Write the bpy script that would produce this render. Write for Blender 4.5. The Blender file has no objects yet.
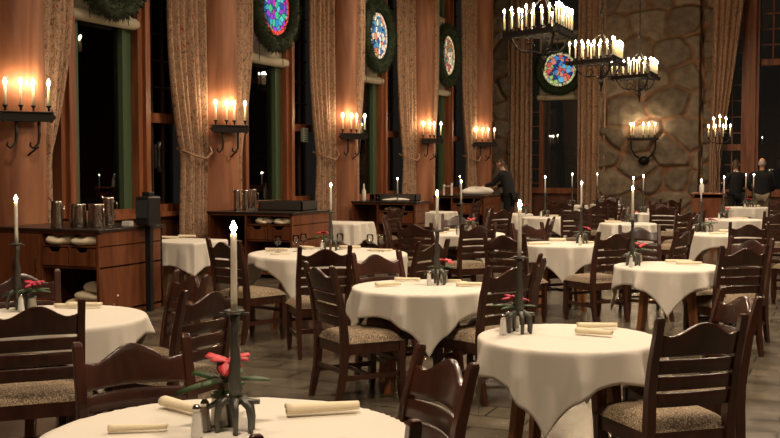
import bpy, bmesh, math, random
from mathutils import Vector, Matrix, noise
rnd = random.Random(7)
PI = math.pi
sc = bpy.context.scene
COL = sc.collection
sin, cos = math.sin, math.cos

# ------------------------------------------------------------------ camera (eye height 1.65 m)
H = 1.65
F_PX, CX, CY = 1060.0, 390.0, 219.0
TH = math.atan(54 / F_PX)
PH = math.atan(446 * cos(TH) / F_PX)
cam_d = bpy.data.cameras.new('camera'); cam = bpy.data.objects.new('camera', cam_d); COL.objects.link(cam)
cam_d.sensor_width = 36; cam_d.lens = F_PX * 36 / 780; cam_d.clip_end = 200
cam.location = (0, 0, H); cam.rotation_euler = (PI / 2 - TH, 0, PH)
sc.camera = cam

def at(px, py, z):                 # survey helper: where the photo's line of sight meets the height z
    r = (px - CX) / F_PX; u = -(py - CY) / F_PX
    F = Vector((-sin(PH) * cos(TH), cos(PH) * cos(TH), -sin(TH)))
    R = Vector((cos(PH), sin(PH), 0)); U = Vector((-sin(PH) * sin(TH), cos(PH) * sin(TH), cos(TH)))
    d = F + r * R + u * U
    t = (z - H) / d.z
    return d.x * t, d.y * t

# ------------------------------------------------------------------ materials
MATS = {}
def mat(name, col, rough=.5, metal=0, emit=None, estr=0, spec=None, coat=0, bump=None, var=None, wood=False, trans=0):
    if name in MATS: return MATS[name]
    m = bpy.data.materials.new(name); m.use_nodes = True
    nt = m.node_tree; b = nt.nodes['Principled BSDF']
    b.inputs['Base Color'].default_value = (*col, 1); b.inputs['Roughness'].default_value = rough
    b.inputs['Metallic'].default_value = metal
    if spec is not None: b.inputs['Specular IOR Level'].default_value = spec
    if coat: b.inputs['Coat Weight'].default_value = coat; b.inputs['Coat Roughness'].default_value = .15
    if trans: b.inputs['Transmission Weight'].default_value = trans
    if emit: b.inputs['Emission Color'].default_value = (*emit, 1); b.inputs['Emission Strength'].default_value = estr
    if var or bump or wood:
        tc = nt.nodes.new('ShaderNodeTexCoord'); mp = nt.nodes.new('ShaderNodeMapping')
        nt.links.new(tc.outputs['Object'], mp.inputs['Vector'])
        n = nt.nodes.new('ShaderNodeTexNoise'); n.inputs['Detail'].default_value = 6
        nt.links.new(mp.outputs[0], n.inputs['Vector'])
        if wood: mp.inputs['Scale'].default_value = wood; n.inputs['Scale'].default_value = 1; n.inputs['Distortion'].default_value = .6
        else: n.inputs['Scale'].default_value = (bump or var)[0]
        if var:
            r = nt.nodes.new('ShaderNodeValToRGB'); a, c = var[1], var[2]
            r.color_ramp.elements[0].color = (*a, 1); r.color_ramp.elements[1].color = (*c, 1)
            r.color_ramp.elements[0].position = .32; r.color_ramp.elements[1].position = .68
            nt.links.new(n.outputs['Fac'], r.inputs[0]); nt.links.new(r.outputs[0], b.inputs['Base Color'])
        if bump:
            bp = nt.nodes.new('ShaderNodeBump'); bp.inputs['Strength'].default_value = bump[1]; bp.inputs['Distance'].default_value = bump[2] if len(bump) > 2 else .01
            nt.links.new(n.outputs['Fac'], bp.inputs['Height']); nt.links.new(bp.outputs[0], b.inputs['Normal'])
    MATS[name] = m
    return m

M_chair = mat('chair_wood', (.045, .014, .008), .3, var=(0, (.028, .009, .005), (.062, .020, .012)), wood=(14, 14, 3), coat=.5)
M_tleg = mat('table_wood', (.24, .1, .04), .4, var=(0, (.19, .07, .025), (.34, .15, .06)), wood=(25, 25, 3))
M_buf = mat('buffet_wood', (.16, .05, .02), .4, var=(0, (.10, .028, .010), (.22, .072, .026)), wood=(9, 9, 1.2))
M_bufd = mat('buffet_dark_wood', (.03, .016, .01), .5)
M_top = mat('buffet_top', (.025, .018, .014), .3)
M_colm = mat('log_column', (.36, .13, .05), .5, var=(0, (.22, .078, .035), (.44, .19, .095)), wood=(5, 5, .7), bump=(3, .4, .02))
M_frame = mat('window_frame_wood', (.25, .08, .03), .45, var=(0, (.16, .045, .016), (.33, .115, .045)), wood=(12, 12, 1))
M_frd = mat('dark_frame', (.05, .022, .012), .5)
M_green = mat('green_trim', (.06, .10, .045), .6)
M_iron = mat('wrought_iron', (.022, .019, .017), .5, metal=.6, bump=(60, .3, .003))
M_ant = mat('antique_iron', (.11, .11, .095), .45, metal=.7, bump=(70, .5, .003))
M_wax = mat('white_wax', (.95, .92, .84), .4)
M_wax.node_tree.nodes['Principled BSDF'].inputs['Subsurface Weight'].default_value = .6
M_wax.node_tree.nodes['Principled BSDF'].inputs['Subsurface Radius'].default_value = (.06, .04, .02); M_wax.node_tree.nodes['Principled BSDF'].inputs['Subsurface Scale'].default_value = 1
M_waxc = mat('ivory_tube', (.95, .82, .6), .5)
M_waxc.node_tree.nodes['Principled BSDF'].inputs['Subsurface Weight'].default_value = .6
M_waxc.node_tree.nodes['Principled BSDF'].inputs['Subsurface Radius'].default_value = (.08, .05, .03); M_waxc.node_tree.nodes['Principled BSDF'].inputs['Subsurface Scale'].default_value = 1
M_flame = mat('candle_flame', (1, .8, .5), .5, emit=(1, .74, .46), estr=140)
M_bulb = mat('chandelier_flame', (1, .8, .5), .5, emit=(1, .74, .45), estr=210)
M_cloth = mat('table_linen', (.72, .68, .60), .85, bump=(35, .15, .004))
M_nap = mat('napkin_linen', (.82, .72, .52), .85, bump=(120, .25, .002))
M_steel = mat('brushed_steel', (.55, .5, .45), .22, metal=1)
M_black = mat('black_plastic', (.012, .012, .013), .35)
M_pewter = mat('pewter', (.35, .33, .28), .3, metal=.9)
M_salt = mat('salt_glass', (.75, .74, .7), .15, spec=.8)
M_pep = mat('pepper_glass', (.25, .2, .16), .15, spec=.8)
M_leaf = mat('leaf_green', (.03, .075, .02), .5)
M_leafd = mat('fir_green', (.018, .035, .012), .75, var=(14, (.008, .018, .006), (.035, .06, .02)))
M_red = mat('poinsettia_red', (.45, .008, .045), .5)
M_pink = mat('poinsettia_coral', (.6, .045, .06), .5)
M_shade = mat('shade_linen', (.52, .46, .33), .8, bump=(20, .2))
M_skin = mat('skin', (.55, .3, .2), .55)
M_suit = mat('dark_suit', (.004, .004, .005), .9)
M_suitb = mat('charcoal_suit', (.008, .008, .010), .9)
M_khaki = mat('khaki_cloth', (.2, .16, .11), .8)
M_white = mat('white_cloth', (.8, .77, .7), .8)
M_hair = mat('brown_hair', (.05, .025, .012), .6)
M_ghair = mat('grey_hair', (.35, .32, .3), .6)
M_ceil = mat('ceiling_wood', (.12, .06, .03), .7, var=(2, (.08, .04, .02), (.16, .08, .04)))
M_wall = mat('panel_wood', (.13, .05, .02), .55, var=(0, (.09, .03, .012), (.17, .065, .028)), wood=(6, 6, .8))
M_plaster = mat('lit_plaster', (.5, .26, .13), .8)
M_lamp = mat('lamp_diffuser', (1, .9, .7), .5, emit=(1, .8, .55), estr=4)

def glass_mat(name, tint, ior, rough=0.0, facing=None):
    m = bpy.data.materials.new(name); m.use_nodes = True; nt = m.node_tree; nt.nodes.clear()
    o = nt.nodes.new('ShaderNodeOutputMaterial'); t = nt.nodes.new('ShaderNodeBsdfTransparent'); t.inputs[0].default_value = (*tint, 1)
    g = nt.nodes.new('ShaderNodeBsdfGlossy'); g.inputs['Roughness'].default_value = rough
    fr = nt.nodes.new('ShaderNodeFresnel'); fr.inputs[0].default_value = ior
    mx = nt.nodes.new('ShaderNodeMixShader')
    nt.links.new(fr.outputs[0], mx.inputs[0]); nt.links.new(t.outputs[0], mx.inputs[1]); nt.links.new(g.outputs[0], mx.inputs[2]); nt.links.new(mx.outputs[0], o.inputs[0])
    MATS[name] = m; return m
M_pane = glass_mat('window_glass', (.85, .88, .85), 1.7)
M_glass = glass_mat('drinking_glass', (.97, .97, .96), 1.5)

def seat_mat():
    m = mat('seat_fabric', (.3, .22, .12), .85); nt = m.node_tree; b = nt.nodes['Principled BSDF']
    tc = nt.nodes.new('ShaderNodeTexCoord')
    nz = nt.nodes.new('ShaderNodeTexNoise'); nz.inputs['Scale'].default_value = 16; nz.inputs['Detail'].default_value = 1
    v = nt.nodes.new('ShaderNodeTexVoronoi'); v.inputs['Scale'].default_value = 42; v.feature = 'F1'
    w = nt.nodes.new('ShaderNodeMath'); w.operation = 'SINE'
    mm = nt.nodes.new('ShaderNodeMath'); mm.operation = 'MULTIPLY'; mm.inputs[1].default_value = 17
    ad = nt.nodes.new('ShaderNodeMath'); ad.operation = 'ADD'
    nt.links.new(tc.outputs['Object'], nz.inputs['Vector']); nt.links.new(tc.outputs['Object'], v.inputs['Vector'])
    nt.links.new(v.outputs['Distance'], ad.inputs[0]); nt.links.new(nz.outputs['Fac'], ad.inputs[1])
    nt.links.new(ad.outputs[0], mm.inputs[0]); nt.links.new(mm.outputs[0], w.inputs[0])
    r = nt.nodes.new('ShaderNodeValToRGB'); r.color_ramp.elements[0].position = .1; r.color_ramp.elements[1].position = .55
    r.color_ramp.elements[0].color = (.13, .095, .06, 1); r.color_ramp.elements[1].color = (.36, .27, .17, 1)
    nt.links.new(w.outputs[0], r.inputs[0]); nt.links.new(r.outputs[0], b.inputs['Base Color'])
    return m
M_seat = seat_mat()

def drape_mat():
    m = mat('floral_drape', (.4, .25, .13), .85); nt = m.node_tree; b = nt.nodes['Principled BSDF']
    tc = nt.nodes.new('ShaderNodeTexCoord'); mp = nt.nodes.new('ShaderNodeMapping'); mp.inputs['Scale'].default_value = (1, 1, .6)
    nt.links.new(tc.outputs['Object'], mp.inputs[0])
    n = nt.nodes.new('ShaderNodeTexNoise'); n.inputs['Scale'].default_value = 10; n.inputs['Detail'].default_value = 3; n.inputs['Distortion'].default_value = 2.5
    nt.links.new(mp.outputs[0], n.inputs['Vector'])
    r = nt.nodes.new('ShaderNodeValToRGB'); e = r.color_ramp.elements
    e[0].position = .36; e[0].color = (.17, .10, .06, 1); e[1].position = .44; e[1].color = (.50, .33, .21, 1)
    x = r.color_ramp.elements.new(.5); x.color = (.20, .10, .06, 1)
    x = r.color_ramp.elements.new(.53); x.color = (.52, .35, .22, 1)
    x = r.color_ramp.elements.new(.62); x.color = (.48, .30, .19, 1)
    x = r.color_ramp.elements.new(.68); x.color = (.32, .07, .04, 1)
    nt.links.new(n.outputs['Fac'], r.inputs[0]); nt.links.new(r.outputs[0], b.inputs['Base Color'])
    return m
M_drape = drape_mat()

def floor_mat():
    m = mat('slate_tile', (.1, .085, .06), .3); nt = m.node_tree; b = nt.nodes['Principled BSDF']
    tc = nt.nodes.new('ShaderNodeTexCoord')
    br = nt.nodes.new('ShaderNodeTexBrick'); br.inputs['Scale'].default_value = 1
    br.inputs['Brick Width'].default_value = .6; br.inputs['Row Height'].default_value = .3; br.inputs['Mortar Size'].default_value = .009
    br.inputs['Color1'].default_value = (.095, .082, .06, 1); br.inputs['Color2'].default_value = (.135, .117, .085, 1); br.inputs['Mortar'].default_value = (.03, .026, .02, 1)
    nt.links.new(tc.outputs['Object'], br.inputs['Vector'])
    n = nt.nodes.new('ShaderNodeTexNoise'); n.inputs['Scale'].default_value = 3; n.inputs['Detail'].default_value = 6
    nt.links.new(tc.outputs['Object'], n.inputs['Vector'])
    mx = nt.nodes.new('ShaderNodeMixRGB'); mx.blend_type = 'MULTIPLY'; mx.inputs[0].default_value = .8
    r = nt.nodes.new('ShaderNodeValToRGB'); r.color_ramp.elements[0].color = (.5, .5, .5, 1); r.color_ramp.elements[1].color = (1.25, 1.2, 1.15, 1)
    r.color_ramp.elements[0].position = .3; r.color_ramp.elements[1].position = .7
    nt.links.new(n.outputs['Fac'], r.inputs[0]); nt.links.new(br.outputs['Color'], mx.inputs[1]); nt.links.new(r.outputs[0], mx.inputs[2])
    nt.links.new(mx.outputs[0], b.inputs['Base Color'])
    rr = nt.nodes.new('ShaderNodeMapRange'); rr.inputs['To Min'].default_value = .12; rr.inputs['To Max'].default_value = .34
    nt.links.new(n.outputs['Fac'], rr.inputs[0]); nt.links.new(rr.outputs[0], b.inputs['Roughness'])
    bp = nt.nodes.new('ShaderNodeBump'); bp.inputs['Strength'].default_value = .35; bp.inputs['Distance'].default_value = .01
    ad = nt.nodes.new('ShaderNodeMath'); ad.operation = 'SUBTRACT'
    nt.links.new(n.outputs['Fac'], ad.inputs[0]); nt.links.new(br.outputs['Fac'], ad.inputs[1])
    nt.links.new(ad.outputs[0], bp.inputs['Height']); nt.links.new(bp.outputs[0], b.inputs['Normal'])
    return m
M_floor = floor_mat()

def stone_mat():
    m = mat('field_stone', (.2, .16, .12), .75); nt = m.node_tree; b = nt.nodes['Principled BSDF']
    a = nt.nodes.new('ShaderNodeVertexColor'); a.layer_name = 'stone'
    tc = nt.nodes.new('ShaderNodeTexCoord'); n = nt.nodes.new('ShaderNodeTexNoise'); n.inputs['Scale'].default_value = 5; n.inputs['Detail'].default_value = 8
    nt.links.new(tc.outputs['Object'], n.inputs['Vector'])
    mx = nt.nodes.new('ShaderNodeMixRGB'); mx.blend_type = 'MULTIPLY'; mx.inputs[0].default_value = .8
    r = nt.nodes.new('ShaderNodeValToRGB'); r.color_ramp.elements[0].color = (.55, .5, .45, 1); r.color_ramp.elements[1].color = (1.3, 1.25, 1.15, 1)
    r.color_ramp.elements[0].position = .3; r.color_ramp.elements[1].position = .7
    nt.links.new(n.outputs['Fac'], r.inputs[0]); nt.links.new(a.outputs[0], mx.inputs[1]); nt.links.new(r.outputs[0], mx.inputs[2])
    nt.links.new(mx.outputs[0], b.inputs['Base Color'])
    bp = nt.nodes.new('ShaderNodeBump'); bp.inputs['Strength'].default_value = .7; bp.inputs['Distance'].default_value = .04
    nt.links.new(n.outputs['Fac'], bp.inputs['Height']); nt.links.new(bp.outputs[0], b.inputs['Normal'])
    return m
M_stone = stone_mat()

def stained_mat(name, cols, ring, seed):
    m = bpy.data.materials.new(name); m.use_nodes = True; nt = m.node_tree; b = nt.nodes['Principled BSDF']
    tc = nt.nodes.new('ShaderNodeTexCoord'); mp = nt.nodes.new('ShaderNodeMapping'); mp.inputs['Location'].default_value = (seed, seed * .7, seed * .3)
    nt.links.new(tc.outputs['Object'], mp.inputs[0])
    v = nt.nodes.new('ShaderNodeTexVoronoi'); v.inputs['Scale'].default_value = 9
    e = nt.nodes.new('ShaderNodeTexVoronoi'); e.inputs['Scale'].default_value = 9; e.feature = 'DISTANCE_TO_EDGE'
    nt.links.new(mp.outputs[0], v.inputs['Vector']); nt.links.new(mp.outputs[0], e.inputs['Vector'])
    sp = nt.nodes.new('ShaderNodeSeparateColor'); nt.links.new(v.outputs['Color'], sp.inputs[0])
    r = nt.nodes.new('ShaderNodeValToRGB'); r.color_ramp.interpolation = 'CONSTANT'
    for i, c in enumerate(cols):
        el = r.color_ramp.elements[i] if i < 2 else r.color_ramp.elements.new(i / len(cols))
        el.position = i / len(cols); el.color = (*c, 1)
    nt.links.new(sp.outputs[0], r.inputs[0])
    # border ring of small quarries
    ln = nt.nodes.new('ShaderNodeVectorMath'); ln.operation = 'LENGTH'; nt.links.new(tc.outputs['Object'], ln.inputs[0])
    gt = nt.nodes.new('ShaderNodeMath'); gt.operation = 'GREATER_THAN'; gt.inputs[1].default_value = .42
    nt.links.new(ln.outputs['Value'], gt.inputs[0])
    mx = nt.nodes.new('ShaderNodeMixRGB'); mx.inputs[2].default_value = (*ring, 1); nt.links.new(gt.outputs[0], mx.inputs[0]); nt.links.new(r.outputs[0], mx.inputs[1])
    th = nt.nodes.new('ShaderNodeMath'); th.operation = 'GREATER_THAN'; th.inputs[1].default_value = .045; nt.links.new(e.outputs['Distance'], th.inputs[0])
    m2 = nt.nodes.new('ShaderNodeMixRGB'); m2.inputs[1].default_value = (.003, .003, .003, 1); nt.links.new(th.outputs[0], m2.inputs[0]); nt.links.new(mx.outputs[0], m2.inputs[2])
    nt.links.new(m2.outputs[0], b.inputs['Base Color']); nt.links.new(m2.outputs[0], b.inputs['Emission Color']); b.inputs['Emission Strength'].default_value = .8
    b.inputs['Roughness'].default_value = .2
    return m

# ------------------------------------------------------------------ mesh builder
class MB:
    def __init__(s): s.v = []; s.f = []; s.sm = []
    def add(s, vs, fs, smooth=False):
        o = len(s.v); s.v += [tuple(p) for p in vs]; s.f += [tuple(i + o for i in f) for f in fs]; s.sm += [smooth] * len(fs); return s
    def box(s, x0, x1, y0, y1, z0, z1):
        v = [(x, y, z) for z in (z0, z1) for y in (y0, y1) for x in (x0, x1)]
        return s.add(v, [(0, 2, 3, 1), (4, 5, 7, 6), (0, 1, 5, 4), (2, 6, 7, 3), (0, 4, 6, 2), (1, 3, 7, 5)])
    def tube(s, pts, r, n=8, caps=True, smooth=True):
        pts = [Vector(p) for p in pts]; rs = r if isinstance(r, (list, tuple)) else [r] * len(pts)
        vs = []; up = None
        for i, p in enumerate(pts):
            d = (pts[min(i + 1, len(pts) - 1)] - pts[max(i - 1, 0)]).normalized()
            if up is None: up = Vector((0, 0, 1)) if abs(d.z) < .9 else Vector((1, 0, 0))
            a = d.cross(up).normalized(); b = a.cross(d).normalized(); up = b
            for k in range(n):
                t = 2 * PI * k / n; vs.append(p + (a * cos(t) + b * sin(t)) * rs[i])
        fs = [(i * n + k, i * n + (k + 1) % n, (i + 1) * n + (k + 1) % n, (i + 1) * n + k) for i in range(len(pts) - 1) for k in range(n)]
        if caps: fs += [tuple(range(n))[::-1], tuple((len(pts) - 1) * n + k for k in range(n))]
        return s.add(vs, fs, smooth)
    def rect(s, pts, ws, ds):        # swept rectangle along points, width in x, depth in y
        vs = []
        for p, w, d in zip(pts, ws, ds):
            x, y, z = p; vs += [(x - w, y - d, z), (x + w, y - d, z), (x + w, y + d, z), (x - w, y + d, z)]
        n = len(pts)
        fs = [(i * 4 + k, i * 4 + (k + 1) % 4, i * 4 + 4 + (k + 1) % 4, i * 4 + 4 + k) for i in range(n - 1) for k in range(4)]
        fs += [(3, 2, 1, 0), tuple(4 * (n - 1) + k for k in range(4))]
        return s.add(vs, fs)
    def lathe(s, prof, n=16, c=(0, 0, 0), smooth=True):
        vs = [(c[0] + r * cos(2 * PI * k / n), c[1] + r * sin(2 * PI * k / n), c[2] + z) for r, z in prof for k in range(n)]
        m = len(prof)
        fs = [(i * n + k, i * n + (k + 1) % n, (i + 1) * n + (k + 1) % n, (i + 1) * n + k) for i in range(m - 1) for k in range(n)]
        fs += [tuple(range(n))[::-1], tuple((m - 1) * n + k for k in range(n))]
        return s.add(vs, fs, smooth)
    def prism(s, outline, y0, y1):   # outline in xz, extruded in y
        n = len(outline)
        vs = [(x, y0, z) for x, z in outline] + [(x, y1, z) for x, z in outline]
        return s.add(vs, [tuple(range(n)), tuple(range(2 * n - 1, n - 1, -1))] + [(k, k + n, (k + 1) % n + n, (k + 1) % n) for k in range(n)])
    def grid(s, fn, nu, nv, smooth=True):
        vs = [fn(i / nu, j / nv) for j in range(nv + 1) for i in range(nu + 1)]
        return s.add(vs, [(j * (nu + 1) + i, j * (nu + 1) + i + 1, (j + 1) * (nu + 1) + i + 1, (j + 1) * (nu + 1) + i) for j in range(nv) for i in range(nu)], smooth)
    def build(s, name, m, parent=None, solid=0, bevel=0, sub=0):
        me = bpy.data.meshes.new(name); me.from_pydata(s.v, [], s.f)
        me.polygons.foreach_set('use_smooth', s.sm); me.materials.append(m)
        bm = bmesh.new(); bm.from_mesh(me); bmesh.ops.recalc_face_normals(bm, faces=bm.faces); bm.to_mesh(me); bm.free(); me.update()
        o = bpy.data.objects.new(name, me); COL.objects.link(o)
        if parent: o.parent = parent
        if solid: d = o.modifiers.new('solid', 'SOLIDIFY'); d.thickness = solid; d.offset = -1
        if bevel: d = o.modifiers.new('bevel', 'BEVEL'); d.width = bevel; d.segments = 2; d.limit_method = 'ANGLE'; d.angle_limit = .7
        if sub: d = o.modifiers.new('sub', 'SUBSURF'); d.levels = d.render_levels = sub
        return o

def tag(o, label, cat, group=None):
    o['label'] = label; o['category'] = cat
    if group: o['group'] = group
    return o
def thing(name, label, cat, loc=(0, 0, 0), rz=0, group=None):
    o = bpy.data.objects.new(name, None); COL.objects.link(o); o.empty_display_size = .1
    o.location = loc; o.rotation_euler = (0, 0, rz); return tag(o, label, cat, group)
def struct(o, parent=None):
    if not parent: o['kind'] = 'structure'
    return o
def kids(o): return list(o.children)
def dup(root, loc, rz, label, group=None):
    r = root.copy(); COL.objects.link(r); r.location = loc; r.rotation_euler = (0, 0, rz); r['label'] = label
    if group: r['group'] = group
    for ch in kids(root):
        c = ch.copy(); COL.objects.link(c); c.parent = r
        for g in kids(ch):
            d = g.copy(); COL.objects.link(d); d.parent = c
    return r
def bake(o):                       # freeze modifiers into the mesh
    dg = bpy.context.evaluated_depsgraph_get(); dg.update()
    me = bpy.data.meshes.new_from_object(o.evaluated_get(dg)); o.modifiers.clear(); o.data = me
    return o

# ------------------------------------------------------------------ room shell
WX = -9.45            # plane of the window wall
EY = 30.5             # end wall
COLY = [9.85, 14.27, 18.77, 23.05, 27.55]
RX, BY, CZ = 6.2, -3.0, 7.4
struct(MB().box(WX - .3, RX + .2, BY - .2, EY + 1.2, -.1, 0).build('floor', M_floor))
struct(MB().box(WX - .3, RX + .2, BY - .2, EY + 1.2, CZ, CZ + .15).build('ceiling', M_ceil))
struct(MB().box(RX, RX + .2, BY - .2, EY + 1.2, 0, CZ).build('wall_right', M_wall))
struct(MB().box(WX - .3, RX, BY - .2, BY, 0, CZ).build('wall_back', M_wall))
# left wall: parapet under the windows, lintel above, solid before the first bay
w = MB().box(WX - .2, WX + .1, 7.6, EY, 0, .92).box(WX - .2, WX + .1, 7.6, EY, 6.9, CZ).box(WX - .2, WX + .1, BY, 7.6, 0, CZ)
struct(w.build('wall_left', M_wall))
struct(MB().box(WX + .1, WX + .2, 7.6, EY - .6, .88, .95).build('trim_1', M_frame))

def log_column(y, i):
    n = 28; r0 = .355
    def fn(u, v):
        t = 2 * PI * u; z = v * CZ
        rr = r0 + .012 * sin(3 * t + z * .5 + i) + .016 * noise.noise(Vector((cos(t) * 1.5, sin(t) * 1.5 + i * 5, z * .5)))
        return (-8.95 + rr * cos(t), y + rr * sin(t), z)
    o = MB().grid(fn, n, 30).build('trim_%d' % (i + 2), M_colm); struct(o)
for i, y in enumerate(COLY): log_column(y, i)

def pane_window(n, c, half=.68):
    """a tall middle light with green inner jambs, posts and latticed casements both sides"""
    e = bpy.data.objects.new('window_%d' % n, None); COL.objects.link(e); e['kind'] = 'structure'
    f = MB()
    for s in (-1, 1):
        a = c + s * half; b = c + s * (half + .3)
        f.box(WX - .08, WX + .2, min(a, b), max(a, b), .92, 6.9)
        f.box(WX - .02, WX + .26, min(c + s * (half + .1), c + s * (half + .2)), max(c + s * (half + .1), c + s * (half + .2)), .92, 6.9)
    for z in (.92, 2.28, 6.8):
        for s in (-1, 1):
            a, b = c + s * (half + .3), c + s * (half + 1.15)
            f.box(WX - .06, WX + .12, min(a, b), max(a, b), z, z + .14)
    f.box(WX - .06, WX + .12, c - half, c + half, .92, 1.02)
    f.build('window_frame', M_frame, e)
    g = MB()
    for s in (-1, 1):
        a = c + s * half; b = c + s * (half - .2); g.box(WX - .05, WX + .08, min(a, b), max(a, b), 1.02, 6.9)
    g.build('inner_jamb', M_green, e)
    MB().box(WX - .012, WX, c - half + .2, c + half - .2, 1.02, 6.9).build('pane', M_pane, e)
    m = MB()
    for s in (-1, 1):
        for k in range(1, 3):
            y = c + s * (half + .3 + .28 * k); m.box(WX - .03, WX + .03, y - .016, y + .016, 1.06, 6.8)
        for k in range(12):
            z = 2.42 + k * .4
            if z < 6.7:
                a, b = c + s * (half + .3), c + s * (half + 1.15); m.box(WX - .03, WX + .03, min(a, b), max(a, b), z - .014, z + .014)
    m.build('lattice', M_frd, e)
    for s in (-1, 1):
        a, b = c + s * (half + .3), c + s * (half + 1.15)
        MB().box(WX - .012, WX, min(a, b), max(a, b), 1.06, 6.8).build('pane', M_pane, e)
    return e
BAYC = [(COLY[i] + COLY[i + 1]) / 2 - .05 for i in range(4)]
for i, c in enumerate(BAYC): pane_window(i + 1, c)

# ------------------------------------------------------------------ curtains (pleated cloth hanging from above)
def curtain(axis, fixed, edge0, edge1, label, z0=.12, z1=6.9, pleats=7, amp=.05, bow=None, seed=0):
    """edge0/edge1: functions z -> position of both edges along the wall"""
    def fn(u, v):
        z = z0 + (z1 - z0) * v; a, b = edge0(z), edge1(z); w = abs(b - a)
        p = a + (b - a) * u
        d = amp * min(1, w / .5) * sin(2 * PI * pleats * u + .4 * sin(z * .8 + seed)) + .02 * sin(2 * PI * (pleats * .43) * u + seed + z * .5)
        q = fixed + d + (bow(u, z) if bow else 0)
        return (q, p, z) if axis == 'y' else (p, q, z)
    o = MB().grid(fn, pleats * 12, 44).build('curtain', M_drape, solid=.006)
    return tag(o, label, 'curtain', 'floral drapes of the tall windows')
def taper(top, tie, low, zt=1.75):
    def g(z):
        if z >= zt: t = min(1, (z - zt) / 2.4); t = 1 - (1 - t) ** 2; return tie + (top - tie) * t
        t = min(1, (zt - z) / 1.0); return tie + (low - tie) * t
    return g
names = ['nearest', 'second', 'third', 'fourth', 'farthest']
for i, y in enumerate(COLY):
    if i < 4:
        curtain('y', -8.68, lambda z, y=y: y + .06, lambda z, y=y, g=taper(1.12, .6, .6): y + g(z),
                'floral drape wrapping the far side of the %s log column from the left' % names[i], bow=lambda u, z: -.3 * u * u, seed=i, pleats=5)
    if i > 0:
        curtain('y', -8.92, lambda z, y=y, g=taper(1.12, .74, .8): y - g(z), lambda z, y=y: y - .27,
                'floral drape gathered on the near side of the %s log column from the left' % names[i], bow=lambda u, z: -.15 * (1 - u), seed=i + 9, pleats=6)
        # tieback
        tb = MB().tube([(-9.15, y - .78, 1.9), (-8.84, y - .7, 1.78), (-8.80, y - .5, 1.75), (-8.80, y - .36, 1.84), (-8.86, y - .31, 1.95)], .02, 6)
        tag(tb.build('curtain_tieback', M_drape), 'cord tieback on the drape before the %s log column from the left' % names[i], 'tieback', 'drape tiebacks')

# ------------------------------------------------------------------ rolled shades, wreaths and stained glass
SC = [[(.02, .25, .6), (.05, .5, .25), (.6, .02, .5), (.05, .4, .5), (.25, .05, .6), (.02, .1, .35), (.1, .55, .6)],
      [(.05, .2, .45), (.7, .65, .5), (.1, .3, .4), (.6, .2, .12), (.7, .68, .6), (.03, .1, .25)],
      [(.6, .5, .3), (.5, .1, .06), (.1, .15, .2), (.7, .6, .45), (.35, .15, .05), (.1, .3, .2)],
      [(.05, .25, .65), (.6, .1, .08), (.1, .45, .75), (.65, .25, .2), (.02, .05, .2), (.3, .5, .15)]]
RING = [(.8, .08, .05), (.75, .6, .45), (.75, .6, .35), (.6, .6, .3)]
def wreath(loc, rz, lab, glab, sm, seed, R=.66):
    e = bpy.data.objects.new('christmas_wreath', None); COL.objects.link(e); e.location = loc; e.rotation_euler = (0, 0, rz); tag(e, lab, 'wreath', 'fir wreaths hung round the stained glass')
    rr = random.Random(seed)
    MB().tube([(R * cos(t * PI / 16), 0, R * sin(t * PI / 16)) for t in range(33)], .125, 8, caps=False).build('wreath_ring', M_leafd, e)
    m = MB()
    for k in range(2600):
        a = rr.uniform(0, 2 * PI); b = rr.uniform(0, 2 * PI); rad = .115
        c = Vector(((R + rad * cos(b)) * cos(a), rad * sin(b), (R + rad * cos(b)) * sin(a)))
        d = Vector((cos(b) * cos(a), sin(b), cos(b) * sin(a))) + Vector((rr.uniform(-.8, .8), rr.uniform(-.6, .6), rr.uniform(-.8, .8))); d.normalize()
        s = d.cross(Vector((rr.random(), rr.random(), rr.random())) + Vector((.1, .1, .1))).normalized() * .007
        L = rr.uniform(.05, .1); m.add([c - s, c + s, c + d * L], [(0, 1, 2)])
    n = m.build('fir_needles', M_leafd, e); n['kind'] = 'stuff'
    g = MB().lathe([(.49, -.01), (.49, .01)], 40, smooth=False)
    g.v = [(x, z, y) for x, y, z in g.v]
    o = g.build('stained_glass_medallion', sm); o.location = loc; o.rotation_euler = (0, 0, rz)
    tag(o, glab, 'stained glass', 'round stained glass medallions')
    fr = MB().tube([(.50 * cos(t * PI / 20), 0, .50 * sin(t * PI / 20)) for t in range(41)], .014, 6, caps=False).build('lead_rim', M_iron, o)
    return e
def shade(parent_loc, rz, w, lab):
    e = thing('window_shade', lab, 'shade', parent_loc, rz, 'linen shades rolled up under the wreaths')
    def fn(u, v): return (-w / 2 + w * u, .02 * sin(v * 9) + .01 * sin(u * 11), .02 + 1.9 * v)
    MB().grid(fn, 20, 30).build('shade_fabric', M_shade, e, solid=.006)
    r = MB().tube([(-w / 2 - .05, -.04, 0), (-w / 2, -.04, -.005), (0, -.04, -.012), (w / 2, -.04, 0), (w / 2 + .05, -.04, 0)], [.07, .085, .078, .085, .07], 12)
    r.build('rolled_hem', M_shade, e)
    for x in (-.42, .42): MB().tube([(x, -.14, -.05), (x, -.135, .05), (x, -.1, 1.2)], .006, 5).build('cord', M_iron, e)
desc = ['multicoloured stained glass with green vine and red border', 'pale blue and white stained glass', 'amber and ivory stained glass', 'blue and coral stained glass facing the room']
WY = [11.93, 16.45, 20.97, 25.4]
gl = ['round stained glass medallion above the first tall window, only wreath bottom shows', 'jewel coloured round stained glass with red rim above the second window from the left', 'pale blue and cream round stained glass above the third window from the left', 'amber and cream round stained glass above the fourth window from the left']
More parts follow.
